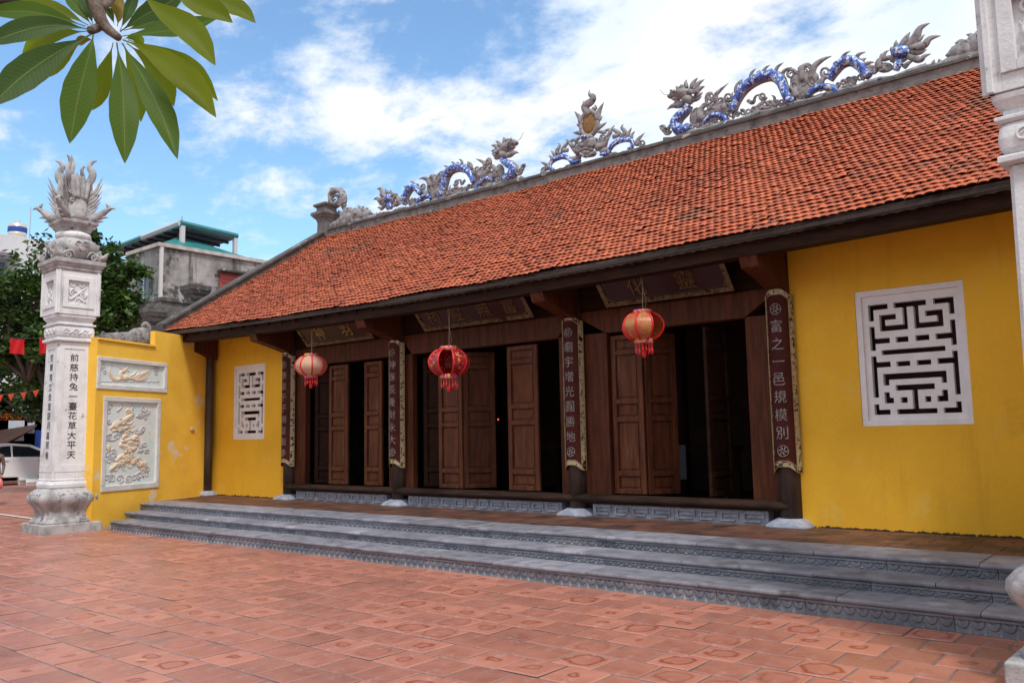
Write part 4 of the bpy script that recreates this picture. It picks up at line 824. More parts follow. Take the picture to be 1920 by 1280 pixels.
# ================================================================== LEFT WING WALL WITH RELIEF PANELS
wd = np.array([-.4, 1, 0])/math.hypot(.4, 1); wn = np.array([wd[1], -wd[0], 0]); w0 = np.array([W(7.85), 7.85, 0])
def wp(px, py):
    p = onpl(px, py, w0, wn); return float((p-w0)@wd), float(p[2])
def wpt(s_, z, n=0.0): return w0+wd*s_+wn*n+np.array([0, 0, z])
rw_ = tag(empty('wing_wall', (-.55, 7.6, 0)), 'yellow wing wall behind the tall near pillar on the right', 'wall')
m_ = MB(); quadpoly(m_, [(-.48, 7.45), (-.86, 11.05), (-.50, 11.09), (-.12, 7.45)], -.02, 3.9); put('wall_body', m_, MAT['yellow_wing'], rw_)
m_ = MB(); quadpoly(m_, [(-.74, 9.9), (-.86, 11.05), (-.50, 11.09), (-.38, 9.9)], 3.9, 4.5); put('porch_end_wall', m_, MAT['yellow_wing'], rw_)
wing = tag(empty('wing_wall', (*w0[:2], 0)), 'flaking yellow wing wall with two white relief panels beside the left pillar', 'wall')
up = np.array([0, 0, 1.0])
zt = wp(230, 643)[1]; s0_ = wp(291, 640)[0]; s2 = wp(393, 800)[0]
big = (wp(191, 830)[0], wp(299, 830)[0], (wp(191, 919)[1]+wp(298, 916)[1])/2, (wp(193, 745)[1]+wp(300, 745.5)[1])/2)
sml = (wp(181, 700)[0], wp(313, 700)[0], (wp(178, 731)[1]+wp(312, 733.8)[1])/2, (wp(184, 671)[1]+wp(313, 678)[1])/2)
s1 = sml[1]+.06
m_ = MB()
def wbox(mb, a, b, z0, z1, n0, n1): mb.obox(w0, wd, up, wn, a, b, z0, z1, n0, n1)
zs_ = [-.02, big[2], big[3], sml[2], sml[3], zt]
wbox(m_, -.15, s1, -.02, big[2], -.34, 0); wbox(m_, -.15, big[0], big[2], big[3], -.34, 0); wbox(m_, big[1], s1, big[2], big[3], -.34, 0); wbox(m_, -.15, s1, big[3], sml[2], -.34, 0)
wbox(m_, -.15, sml[0], sml[2], sml[3], -.34, 0); wbox(m_, sml[1], s1, sml[2], sml[3], -.34, 0); wbox(m_, -.15, s1, sml[3], zt, -.34, 0)
wbox(m_, -.1, s1-.01, big[2]+.02, sml[3]-.02, -.33, -.12)
put('wall_body', m_, MAT['yellow_wing'], wing)
m_ = MB(); wbox(m_, s1, s2+.3, -.02, zt, -.34, .0); wbox(m_, s0_, s2+.3, zt, wp(297, 621)[1], -.13, .0); put('porch_end_wall', m_, MAT['yellow_wing'], wing)
m_ = MB(); wbox(m_, -.15, s0_-.002, zt+.001, zt+.05, -.38, .035); put('coping', m_, MAT['yellow_wing'], wing, bevel=.008)
def panel(rc, fw, name):
    a, b, z0, z1 = rc; f_ = MB(); n0, n1 = -.055, .022
    wbox(f_, a, b, z1-fw, z1, n0, n1); wbox(f_, a, b, z0, z0+fw*1.15, n0, n1); wbox(f_, a, a+fw, z0+fw*1.15, z1-fw, n0, n1); wbox(f_, b-fw, b, z0+fw*1.15, z1-fw, n0, n1)
    fo = put(name, f_, M('panel_white', (.72, .70, .69), (.60, .58, .57), .8, 4, 7, fine=(50, .1), bump=.2), wing, bevel=.01)
    k_ = MB(); wbox(k_, a+fw, b-fw, z0+fw, z1-fw, -.11, -.024); put('relief_ground', k_, M('relief_sky', (.80, .80, .77), (.66, .79, .80), .75, 3, 5, spots=[((.60, .50, .40), 3.4, .58, .12)], fine=(40, .1), bump=.2), fo)
    return fo
pb = panel(big, .10, 'tall_panel_frame'); ps = panel(sml, .085, 'wide_panel_frame')
ZP = lambda a, b: wpt(*wp(160+a/4.265, 640+b/4.265), -.022)
peach = M('relief_peach', (.76, .60, .44), (.70, .66, .61), .75, 9, 6, (.45, .7), fine=(50, .12), bump=.2); pale = M('relief_pale', (.62, .60, .62), (.48, .46, .47), .8, 8, 6, fine=(50, .15), bump=.25)
s_ = Sculpt(ZP, wn, .5); t_ = Sculpt(ZP, wn, .5)
# upper creature (bird) and lower lion-dragon, clouds below
s_.tube([(205, 700), (240, 670), (300, 640), (350, 610), (385, 580), (365, 560), (335, 575)], [.03, .055, .065, .055, .045, .035, .02], .7, 8); s_.flame([(300, 640), (360, 660), (400, 620)], .035).flame([(220, 715), (280, 700), (350, 690), (410, 670)], .035).flame([(215, 690), (250, 640), (300, 625)], .03).flame([(350, 700), (380, 720), (420, 690)], .03).flame([(300, 720), (350, 735), (390, 720)], .025)
s_.tube([(330, 560), (350, 545), (375, 560), (390, 590), (370, 625), (330, 640)], [.025, .035, .035, .03, .025, .012], .8, 7)
for p in ([(290, 800), (340, 790), (400, 770), (435, 800)], [(280, 820), (330, 840), (390, 820), (430, 800)], [(350, 850), (400, 855), (430, 830)], [(300, 780), (330, 750), (370, 770)], [(380, 780), (420, 760), (430, 790)], [(345, 840), (320, 900), (290, 940), (250, 980)], [(350, 840), (380, 910), (420, 950), (470, 980)], [(270, 960), (330, 950), (400, 960), (460, 990)], [(200, 1030), (250, 990), (280, 960)], [(440, 970), (490, 1000), (470, 1050)], [(250, 960), (300, 910), (340, 900)]): s_.flame(p, .055)
s_.lump(360, 810, .10, .06, .05).lump(330, 940, .11, .10, .05).lump(390, 960, .10, .07, .05).lump(265, 985, .09, .07, .045).lump(450, 985, .08, .06, .045).lump(195, 850, .07, .07, .03)
for a, b, R in [(300, 975, 30), (360, 985, 26), (345, 805, 20), (400, 815, 20), (200, 850, 26), (240, 1010, 26), (450, 1000, 26)]: s_.scroll(a, b, R, 1.4, 0, 1, r=.018)
for a, b, R in [(180, 1090, 32), (215, 1095, 34), (280, 1095, 36), (350, 1092, 34), (390, 1085, 26), (440, 1070, 34), (490, 1060, 30), (500, 1020, 26), (170, 770, 26), (200, 760, 22), (260, 760, 24), (300, 740, 20), (420, 720, 24), (470, 700, 22), (480, 820, 24), (450, 860, 24), (500, 880, 20), (190, 900, 28), (230, 880, 24), (470, 540, 26), (500, 560, 24), (440, 590, 26), (480, 600, 22), (195, 640, 20), (190, 560, 26), (205, 520, 20), (240, 930, 26), (190, 950, 22)]: t_.scroll(a, b, R, 1.4, random.uniform(0, 360), random.choice((1, -1)), r=.02)
for p in ([(170, 780), (230, 790), (280, 770)], [(180, 920), (220, 890), (260, 870)], [(420, 880), (470, 870), (520, 860)], [(430, 740), (470, 720), (490, 680)], [(260, 560), (300, 520), (290, 495)], [(370, 560), (390, 520), (370, 495)], [(410, 600), (470, 590), (520, 590)], [(400, 1070), (450, 1040), (510, 1020)]): t_.flame(p, .028)
for q in range(46):
    a, b = random.choice(((300, 640), (250, 680), (350, 800), (400, 800), (320, 930), (390, 955), (270, 985), (440, 985), (340, 880), (300, 700))); a += random.uniform(-38, 38); b += random.uniform(-26, 26)
    s_.flame([(a, b), (a+random.uniform(8, 22), b+random.uniform(-14, 8)), (a+random.uniform(16, 44), b+random.uniform(-26, 14))], random.uniform(.012, .022), off=.02)
put('relief_beast', s_.mb, peach, pb, smooth=True); put('relief_clouds', t_.mb, pale, pb, smooth=True)
s_ = Sculpt(ZP, wn, .5); t_ = Sculpt(ZP, wn, .5)
for p in ([(290, 290), (260, 310), (215, 290), (180, 235)], [(300, 300), (240, 300), (200, 230), (210, 200)], [(330, 290), (390, 290), (440, 250), (430, 225)], [(380, 300), (440, 285), (500, 250), (535, 235)], [(400, 300), (460, 295), (540, 240)], [(360, 280), (400, 260), (420, 225)], [(410, 305), (470, 305), (520, 275)], [(420, 280), (480, 250), (540, 215)]): s_.flame(p, .04)
s_.tube([(330, 300), (300, 285), (290, 255), (310, 235), (340, 215)], [.06, .06, .045, .035, .02], .7, 8).lump(315, 235, .05, .04, .04).flame([(320, 230), (300, 215), (270, 205)], .03).flame([(330, 225), (350, 205), (345, 190)], .03).flame([(335, 235), (355, 235), (365, 240)], .02).lump(330, 290, .10, .06, .05)
for a, b, R in [(150, 220, 22), (145, 195, 18), (575, 215, 20), (570, 250, 20), (560, 205, 18), (160, 245, 16)]: t_.scroll(a, b, R, 1.4, random.uniform(0, 360), 1, r=.016)
for a in range(130, 590, 26): t_.flame([(a, 325), (a+14, 318+random.uniform(-4, 4)), (a+30, 327)], .018)
put('relief_bird', s_.mb, peach, ps, smooth=True); put('relief_edge', t_.mb, pale, ps, smooth=True)
sw = MB(); a_, z_ = wp(360, 804); wbox(sw, a_-.07, a_+.07, z_-.035, z_+.04, 0.001, .035); tag(put('switch_box', sw, M('cream_plastic', (.62, .5, .26), rough=.4), bevel=.008), 'small cream electrical box on the yellow wall left of the porch', 'switch box')
# ================================================================== HANGING BOARDS
def couplet(x, label, txt):
    root = tag(empty('couplet_board', (x, YW-.02, 1.14)), label, 'couplet board', 'curved lacquer couplet boards on the four columns')
    R = .185; cy = YW+.0; TH = math.radians(78); ZT, ZB_ = 3.60, 1.17
    def top(th): u = abs(th)/TH; return ZT-.085*(0 if u < .25 else (lambda q: q*q*(3-2*q))(min(1, (u-.25)/.55)))
    def bot(th): u = abs(th)/TH; return ZB_+.085*(1-(0 if u < .2 else (lambda q: q*q*(3-2*q))(min(1, (u-.2)/.6))))-.02
    def P(th, z, r): return (x+r*math.sin(th), cy-r*math.cos(th), z)
    def sheet(t0, t1, zf0, zf1, r, th_=.02, n=26):
        mb = MB(); rows_ = []
        for k in range(n+1):
            t = t0+(t1-t0)*k/n; a, b = zf0(t), zf1(t)
            rows_.append([P(t, a, r), P(t, b, r), P(t, b, r-th_), P(t, a, r-th_)])
        return mb.loft(rows_)
    bd = put('board', sheet(-TH, TH, bot, top, R), MAT['lacquer'], root)
    q = math.radians(52); bw = .075
    b1 = MB()
    for mb in (sheet(q, TH, bot, top, R+.008, .007, 8), sheet(-TH, -q, bot, top, R+.008, .007, 8), sheet(-q, q, lambda t: top(t)-bw, top, R+.008, .007), sheet(-q, q, bot, lambda t: bot(t)+bw, R+.008, .007)): b1.add(mb.v, mb.f)
    put('gilt_border', b1, MAT['giltborder'], bd)
    ed = MB()
    for th in (q, -q, TH, -TH): ed.sweep([P(th, bot(th)+(z)*(top(th)-bot(th)), R+.012) for z in np.linspace(0, 1, 12)], .005, (math.sin(th), -math.cos(th), 0), 1, 5)
    for fn in (top, bot, lambda t: top(t)-bw, lambda t: bot(t)+bw): ed.sweep([P(t, fn(t), R+.012) for t in np.linspace(-TH, TH, 24)], .005, (0, -1, 0), 1, 5)
    put('gilt_edge', ed, MAT['gold'], bd)
    zt_, zb_ = 3.22, 1.56; n = len(txt); ch_ = MB()
    for i, c in enumerate(txt):
        v, f, s2 = glyph(c, .03, 0, True); sc = .165/max(.8, s2.max()); zc = zt_-(i+.5)*(zt_-zb_)/n
        ch = MB(); ch.add([P(p[0]*sc/R, zc+p[1]*sc, R+.006+p[2]*.12) for p in v], f); put('inlaid_character', ch, MAT['silver'], bd)
    for zc in (3.33, 1.44):
        md = MB(); rr = .072
        md.sweep([P(rr*math.cos(t)/R, zc+rr*math.sin(t), R+.008) for t in [2*math.pi*i/24 for i in range(25)]], .006, (0, -1, 0), 1, 5)
        for k in range(6):
            a = k*math.pi/3+.3; md.sweep([P(q_*math.cos(a+.9*q_/rr)/R, zc+q_*math.sin(a+.9*q_/rr), R+.008) for q_ in np.linspace(.012, rr*.9, 6)], [.004, .008, .011, .010, .007, .003], (0, -1, 0), .7, 5)
        put('medallion', md, MAT['silver'], bd)
couplet(CX[0], 'maroon couplet board on the leftmost column, next to the far window', '康泉千子湖富街')
couplet(CX[1], 'maroon couplet board between the left and middle door bays', '神庥長隆財永大')
couplet(CX[2], 'maroon couplet board between the middle and right door bays', '廟宇增光圓勝地')
couplet(CX[3], 'maroon couplet board on the rightmost column against the yellow wall', '富之一邑規模別')
def name_board(x0, x1, txt, label, bright):
    b = np.array([0, 10.95, 3.665]); t = np.array([0, 10.60, 4.075]); e2 = (t-b); hgt = np.linalg.norm(e2)*1.12; e2 /= np.linalg.norm(e2); e1 = np.array([1., 0, 0]); nrm = np.cross(e1, e2)
    root = tag(empty('name_board', ((x0+x1)/2, 10.95, 3.66)), label, 'name board', 'tilted name boards over the doors'); o = np.array([0, b[1], b[2]])
    m_ = MB(); m_.obox(o, e1, e2, nrm, x0, x1, 0, hgt, -.03, 0); bd = put('board', m_, MAT['lacquer_dk'], root, bevel=.006)
    m_ = MB(); w_ = .075
    for a0, a1, c0, c1 in ((x0, x1, 0, w_), (x0, x1, hgt-w_, hgt), (x0, x0+w_, w_, hgt-w_), (x1-w_, x1, w_, hgt-w_)): m_.obox(o, e1, e2, nrm, a0, a1, c0, c1, 0.001, .016)
    put('gilt_border', m_, MAT['giltborder_dk'], bd)
    s3 = Sculpt(lambda a, c: o+e1*a+e2*c, nrm)
    for cx_, cz_, sx_ in ((x0+w_, w_, 1), (x1-w_, w_, -1)):
        s3.flame([(cx_, cz_+.12), (cx_+.03*sx_, cz_+.04), (cx_+.14*sx_, cz_)], .02)
    for a in np.arange(x0+.2, x1-.1, .24): s3.scroll(a, .038, .028, 1.3, 0, 1, r=.009, off=.016)
    s3.tube([(x0+w_+.02, w_+.012), ((x0+x1)/2, w_+.012), (x1-w_-.02, w_+.012)], .005, 1, 5)
    put('gilt_carving', s3.mb, MAT['gold_dull'], bd, smooth=True)
    n = len(txt)
    for i, c in enumerate(txt):
        v, f, s2 = glyph(c, .04, 0); sc = .30/max(.8, s2.max()); xc = x0+(x1-x0)*(i+.5+(.12 if i == 0 else -.12 if i == n-1 else 0))/n; ch = MB()
        ch.add([o+e1*(xc+p[0]*sc)+e2*(hgt*.48+p[1]*sc)+nrm*(.004+p[2]*.3) for p in v], f); put('gilt_character', ch, MAT['gold'] if bright else MAT['gold_dull'], bd)
name_board(-14.68, -12.55, '神羽', 'dark name board with two bright gilt characters over the left doors', 1)
name_board(-11.14, -8.56, '祠靈無富', 'dark name board with four gilt characters over the middle doors', 0)
name_board(-7.13, -5.0, '化靈', 'dark name board with two dull gilt characters over the right doors', 0)
# ================================================================== LANTERNS
red = M('lantern_red', (.62, .015, .02), rough=.4); pinky = M('lantern_collar', (.70, .34, .05), (.55, .05, .22), .4, 26, 2, (.48, .52))
def lantern(px, py, Y, R, label, fab, top_y, ntas=16, missing=None):
    c = on(px, py, 1, Y); H_ = R*.64; root = tag(empty('lantern', tuple(c)), label, 'lantern', 'lanterns hanging under the eave')
    nr = 8; prof = [(R*(.42+.58*math.sin(math.pi*t)**.62), -H_+2*H_*t) for t in np.linspace(0, 1, 13)]
    for k in range(nr):
        a0 = 2*math.pi*k/nr+.2
        g_ = MB(); rows_ = []
        for r, z in prof: rows_.append([(c[0]+r*(1-.05*math.sin(math.pi*q))*math.cos(a0+q*2*math.pi/nr), c[1]+r*(1-.05*math.sin(math.pi*q))*math.sin(a0+q*2*math.pi/nr), c[2]+z) for q in np.linspace(0, 1, 6)])
        vs = [p for r in rows_ for p in r]; fs = [(i*6+j, i*6+j+1, (i+1)*6+j+1, (i+1)*6+j) for i in range(len(rows_)-1) for j in range(5)]
        if missing != k: g_.add(vs, fs); put('gore', g_, fab, root, smooth=True)
        b_ = MB(); b_.sweep([(c[0]+(r+.004)*math.cos(a0), c[1]+(r+.004)*math.sin(a0), c[2]+z) for r, z in prof], R*.05, (-math.sin(a0), math.cos(a0), 0), 1, 6); put('rib', b_, red, root, smooth=True)
    for z0, z1, nm in ((H_*.93, H_*1.22, 'top_collar'), (-H_*1.24, -H_*.93, 'bottom_collar')):
        m_ = MB(); m_.lathe((c[0], c[1], c[2]), [(R*.30, z0), (R*.44, z0), (R*.46, (z0+z1)/2), (R*.44, z1), (R*.30, z1)], 24); put(nm, m_, pinky, root)
    for k in range(ntas):
        a = 2*math.pi*k/ntas; ln = R*random.uniform(.42, .58); m_ = MB(); x, y = c[0]+R*.40*math.cos(a), c[1]+R*.40*math.sin(a)
        m_.sweep([(x, y, c[2]-H_*1.22), (x, y, c[2]-H_*1.22-ln*.5), (x+.004, y, c[2]-H_*1.22-ln*.75), (x, y, c[2]-H_*1.22-ln)], [.006, .006, .012, .004], (0, 1, 0), 1, 5); put('tassel', m_, red, root)
    m_ = MB(); m_.lathe((c[0], c[1], c[2]), [(.004, -H_*1.2-R*.72), (R*.10, -H_*1.2-R*.68), (R*.13, -H_*1.2-R*.45), (R*.05, -H_*1.2-R*.38), (.006, -H_*1.0)], 10); put('centre_tassel', m_, red, root, smooth=True)
    m_ = MB(); m_.sweep([(c[0], c[1], c[2]+H_*1.2), (c[0]+.01, c[1], c[2]+H_*1.2+.2), (c[0], c[1]+.02, top_y)], .006, (0, 1, 0), 1, 5)
    m_.sweep(crom([(c[0]+.03, c[1], c[2]+H_*1.22), (c[0]+.06, c[1], c[2]+H_*1.22+.12), (c[0]+.02, c[1], c[2]+H_*1.22+.3), (c[0]-.03, c[1], top_y-.05)]), .003, (0, 1, 0), 1, 5); put('cord', m_, M('cord', (.3, .22, .16)), root)
cream = M('lantern_cream', (.80, .47, .38), (.78, .56, .30), .45, 9, 3, (.5, .6), trans=.35, spots=[((.72, .48, .12), 14, .60, .03)])
redfab = M('lantern_red_brocade', (.34, .012, .03), (.26, .008, .02), .35, 6, 2, spots=[((.62, .30, .06), 17, .56, .03), ((.50, .36, .45), 30, .62, .03)])
goldf = M('lantern_gold', (.60, .28, .09), (.62, .16, .08), .4, 7, 3, (.45, .6), spots=[((.72, .46, .06), 13, .60, .03)], trans=.3)
lantern(583.5, 685.5, 10.3, .305, 'cream lantern with red ribs hanging before the left doors', cream, 4.0)
lantern(842, 679, 10.3, .345, 'red and gold brocade lantern hanging before the middle doors', redfab, 4.0, missing=6)
lantern(1206, 612, 10.3, .30, 'orange-gold lantern with one open side hanging before the right doors', goldf, 4.05, missing=7)
# ---- things seen inside
lp = MB(); c = on(934, 786, 1, 13.6); lp.ell(c, .015, .015, .02); em = bpy.data.materials.new('red_glow'); em.use_nodes = True; bs = em.node_tree.nodes['Principled BSDF']; bs.inputs['Base Color'].default_value = (.6, .03, .02, 1); bs.inputs['Emission Color'].default_value = (1, .12, .05, 1); bs.inputs['Emission Strength'].default_value = .9
tag(put('altar_lamp', lp, em, smooth=True), 'tiny red altar light glowing in the dark middle doorway', 'lamp')
al = tag(empty('altar_table', (-9.9, 14.6, ZF)), 'dim wooden altar table deep inside the temple', 'table')
m_ = MB(); m_.box(-11.2, -8.4, 14.2, 15.0, 1.45, 1.55); put('table_top', m_, MAT['wood_dark'], al)
for x in (-11.1, -8.5):
    for y in (14.25, 14.95): m_ = MB(); m_.box(x-.05, x+.05, y-.05, y+.05, ZF+.005, 1.45); put('leg', m_, MAT['wood_dark'], al)
no = MB(); c = on(1270, 866, 1, 12.6); no.box(c[0]-.16, c[0]+.16, 12.6, 12.606, c[2]-.28, c[2]+.28); tag(put('paper_notice', no, M('grey_paper', (.2, .2, .24), rough=.7)), 'pale sheet hanging in the dark right doorway', 'notice')
tb = tag(empty('offering_table', (c[0], 12.9, ZF)), 'dark offering table behind the pale sheet in the right doorway', 'table')
m_ = MB(); m_.box(c[0]-.5, c[0]+.9, 12.61, 13.2, 1.40, 1.48); put('table_top', m_, MAT['wood_dark'], tb)
for x in (c[0]-.42, c[0]+.82):
    for y in (12.70, 13.12): m_ = MB(); m_.box(x-.04, x+.04, y-.04, y+.04, ZF+.005, 1.40); put('leg', m_, MAT['wood_dark'], tb)
# ================================================================== SIDE OF THE TEMPLE (grey gable wall with capped posts)
XG = -19.45
gw = tag(empty('gable_side_wall', (XG, 12.2, 0)), 'grey weathered side wall with capped posts beyond the yellow wall', 'wall')
def gy(px, py): q = on(px, py, 0, XG); return q[1], q[2]
m_ = MB(); ya, za = gy(282, 610); yb, zb = gy(372, 574); yc, zc = gy(300, 562)
m_.prism([(ya, 0), (gy(420, 560)[0], 0), (gy(420, 560)[0], zb), (yc+.02, zc), (yc, za+.1), (ya, za)], lambda y, z: (XG-.25, y, z), lambda y, z: (XG, y, z)); put('wall_body', m_, MAT['cement'], gw)
for pa, w_, top in (((292, 577), .15, 0), ((371, 536), .175, 0)):
    y, z = gy(*pa); m_ = MB()
    for z0, z1, h0, h1 in [(-3.2, -.42, w_*.8, w_*.8), (-.42, -.34, w_*.85, w_*1.1), (-.34, -.22, w_*1.1, w_*1.25), (-.22, -.12, w_*1.35, w_*1.55), (-.12, 0, w_*1.6, w_*1.6)]:
        m_.loft([[(XG-.1+sx*h, y+sy*h, z+q) for sx, sy in ((-1, -1), (1, -1), (1, 1), (-1, 1))] for q, h in ((z0, h0), (z1, h1))])
    put('capped_post', m_, MAT['cement_dk'], gw)
m_ = MB(); y0, z0 = gy(300, 560); y1, z1 = gy(366, 572); m_.box(XG-.3, XG+.05, y0, y1, (z0+z1)/2-.02, (z0+z1)/2+.07); put('ledge', m_, MAT['cement_dk'], gw)
# ---- carved scrollwork and odds and ends behind the wing wall
JP = lambda a, b: onpl(180+a/6.0, 590+b/6.0, w0-wn*.75, wn)
s_ = Sculpt(JP, wn)
for i in range(26): s_.scroll(random.uniform(60, 640), random.uniform(210, 300), random.uniform(22, 44), 1.4, random.uniform(0, 360), random.choice((1, -1)), r=.035)
for i in range(10): a = random.uniform(350, 620); s_.flame([(a, 290), (a+random.uniform(-20, 20), 230), (a+random.uniform(-40, 40), random.uniform(120, 200))], .06)
s_.tube([(560, 290), (590, 220), (585, 150), (560, 110), (530, 120), (540, 150)], [.09, .09, .08, .07, .05, .03], 1, 8); s_.lump(350, 290, 1.1, .20, .12).lump(520, 260, .5, .25, .12)
junk = tag(put('scroll_crest', s_.mb, MAT['sculpt'], smooth=True), 'grey carved scroll crest showing above the yellow wing wall', 'crest')
m_ = MB(); P0 = JP(310, 215); m_.add([P0, P0+wd*.35+up*-.25, P0+wd*-.2+up*-.28, P0+wn*-.25+up*-.26], [(0, 2, 1), (0, 1, 3), (0, 3, 2), (1, 2, 3)]); tag(put('folded_cloth', m_, M('yellow_cloth', (.6, .42, .08), rough=.8)), 'small yellow folded cloth lying on the scroll crest', 'cloth')
m_ = MB(); m_.sweep([JP(30, 290), JP(60, 240), JP(80, 200)], .03, wn, 1, 6); tag(put('pipe_end', m_, M('blue_pipe', (.12, .28, .42), rough=.4), smooth=True), 'short blue pipe end above the wing wall by the pillar', 'pipe')
# ================================================================== HOUSES BEHIND
teal = M('teal_sheet', (.03, .20, .20), (.025, .15, .16), .45, 3, 3); shed = M('shed_under', (.16, .19, .24), (.11, .13, .17), .6, 4, 3)
oldwall = M('mouldy_plaster', (.38, .37, .365), (.20, .19, .185), .9, .9, 8, (.36, .60), spots=[((.055, .055, .053), 1.1, .52, .10), ((.5, .46, .42), 2.0, .62, .08), ((.34, .24, .2), 1.6, .66, .05)], fine=(12, .2), extra=x_streak((.06, .058, .055), (1.6, 1.6, .12), .57, .1, .9))
XH = -30.5; hc = on(299, 500, 0, XH); YH = hc[1]
house = tag(empty('old_house', (XH-4, YH+4, 0)), 'mould-stained grey concrete house with a teal roof behind the trees', 'house')
zt_ = on(299, 462, 0, XH)[2]; xl_ = on(243, 480, 1, YH)[0]
m_ = MB(); m_.box(xl_, XH, YH, YH+11, 0, zt_); put('wall', m_, oldwall, house)
m_ = MB(); m_.box(xl_-.1, XH+.12, YH-.12, YH+.08, zt_, zt_+.14); m_.box(XH-.1, XH+.12, YH+.08, YH+11, zt_+.001, zt_+.14); put('parapet_cap', m_, M('pale_cap', (.5, .48, .46), (.35, .33, .31), .8), house)
m_ = MB(); m_.box(XH+.001, XH+.10, YH-.02, YH+.10, 2, zt_-.001); put('downpipe', m_, M('pale_pipe', (.55, .54, .53)), house)
a, b = on(263, 520, 1, YH), on(280, 545, 1, YH); m_ = MB(); m_.box(a[0], b[0], YH-.03, YH+.02, b[2]-.3, a[2]+.1); wf = put('window', m_, M('dim_glass', (.06, .09, .11), rough=.2), house)
m_ = MB(); xm = (a[0]+b[0])/2; m_.box(xm-.05, xm+.05, YH-.06, YH-.031, b[2]-.3, a[2]+.1); m_.box(a[0]-.15, b[0]+.15, YH-.35, YH-.04, a[2]+.12, a[2]+.2); put('window_frame', m_, M('pale_frame', (.6, .6, .62)), wf)
a, b = on(411, 512, 0, XH), on(452, 545, 0, XH); m_ = MB(); m_.box(XH+.001, XH+.05, a[1], b[1], b[2]-.4, a[2]); sh_ = put('shutter', m_, M('red_shutter', (.36, .07, .06), rough=.6), house)
for k in range(7): m_ = MB(); z = a[2]-.1-k*.17; m_.box(XH+.051, XH+.075, a[1]+.03, b[1]-.03, z-.10, z); put('slat', m_, M('red_slat', (.40, .08, .07), rough=.6) if k == 0 else sh_.children[0].data.materials[0], sh_)
m_ = MB(); m_.box(XH+.01, XH+.45, a[1]-.1, b[1]+.1, a[2]+.05, a[2]+.13); put('awning_slab', m_, MAT['cement_dk'], house)
m_ = MB(); za, zb = on(299, 562, 0, XH)[2], on(299, 580, 0, XH)[2]; m_.box(xl_-.6, XH+.5, YH-1.2, YH-.001, zb-.2, za-.15); put('balcony_slab', m_, MAT['cement_dk'], house)
# small hip roof on the terrace
q0, q1 = on(318, 459, 0, XH-.2), on(474, 489, 0, XH-.2); ap = on(364, 449, 0, XH-1.8); m_ = MB(); z0 = zt_+.141
m_.add([(XH-.1, YH+.3, z0), (XH-.1, q1[1], z0), (XH-3.6, q1[1], z0), (XH-3.6, YH+.3, z0), (XH-1.8, YH+1.7, ap[2]), (XH-1.8, YH+2.0, ap[2])], [(0, 1, 5, 4), (1, 2, 5), (2, 3, 4, 5), (3, 0, 4)]); hr = put('hip_roof', m_, teal, house)
m_ = MB(); m_.lathe((XH-1.8, YH+1.85, ap[2]), [(.10, -.02), (.16, .1), (.06, .22), (.11, .34), (.03, .5), (.012, .9)], 8); put('finial', m_, M('red_finial', (.4, .05, .06)), hr)
# canopy on posts
A_ = on(338, 418, 0, XH-1.0); B_ = on(445, 443, 0, XH-1.0); Cc = on(205, 470, 1, A_[1]); m_ = MB()
xw = max(Cc[0], XH-16); dz = A_[2]-Cc[2]
cps = [(XH-1.0, A_[1], A_[2]), (XH-1.0, B_[1], B_[2]), (xw, B_[1], B_[2]-dz), (xw, A_[1], Cc[2])]
m_.add([(x, y, z) for x, y, z in cps]+[(x, y, z-.10) for x, y, z in cps], [(0, 1, 2, 3), (7, 6, 5, 4), (0, 4, 5, 1), (1, 5, 6, 2), (2, 6, 7, 3), (3, 7, 4, 0)]); cn = put('canopy', m_, shed, house)
m_ = MB(); m_.sweep([cps[0], cps[1]], .12, (0, 0, 1), 1, 6); put('canopy_edge', m_, teal, cn); m_ = MB(); m_.sweep([cps[3], tuple((np.array(cps[3])+np.array(cps[0]))/2)], .12, (0, 0, 1), 1, 6); put('canopy_edge', m_, teal, cn)
m_ = MB(); m_.sweep([tuple((np.array(cps[3])+np.array(cps[0]))/2), cps[0]], .13, (0, 0, 1), 1, 6); put('canopy_edge', m_, M('pale_edge', (.45, .5, .55)), cn)
for k in range(1, 9):
    t = k/9; p0, p1 = np.array(cps[0])*(1-t)+np.array(cps[3])*t, np.array(cps[1])*(1-t)+np.array(cps[2])*t; m_ = MB(); m_.sweep([p0-np.array([0, 0, .16]), p1-np.array([0, 0, .16])], .06, (0, 0, 1), 1, 4); put('canopy_joist', m_, M('joist', (.05, .06, .08)), cn)
for x, y, z in (cps[0], cps[1]): m_ = MB(); m_.box(x-.08, x+.08, y-.08+(.1 if y < B_[1]-.1 else -.1), y+.08+(.1 if y < B_[1]-.1 else -.1), zt_, z-.11); put('canopy_post', m_, M('pale_post', (.5, .5, .52)), house)
m_ = MB(); m_.box(xw+.3, XH-5.2, A_[1]+.6, B_[1], zt_-.2, Cc[2]-.2); put('terrace_wall', m_, M('pale_wall', (.6, .6, .6), (.5, .5, .5), .8), house)
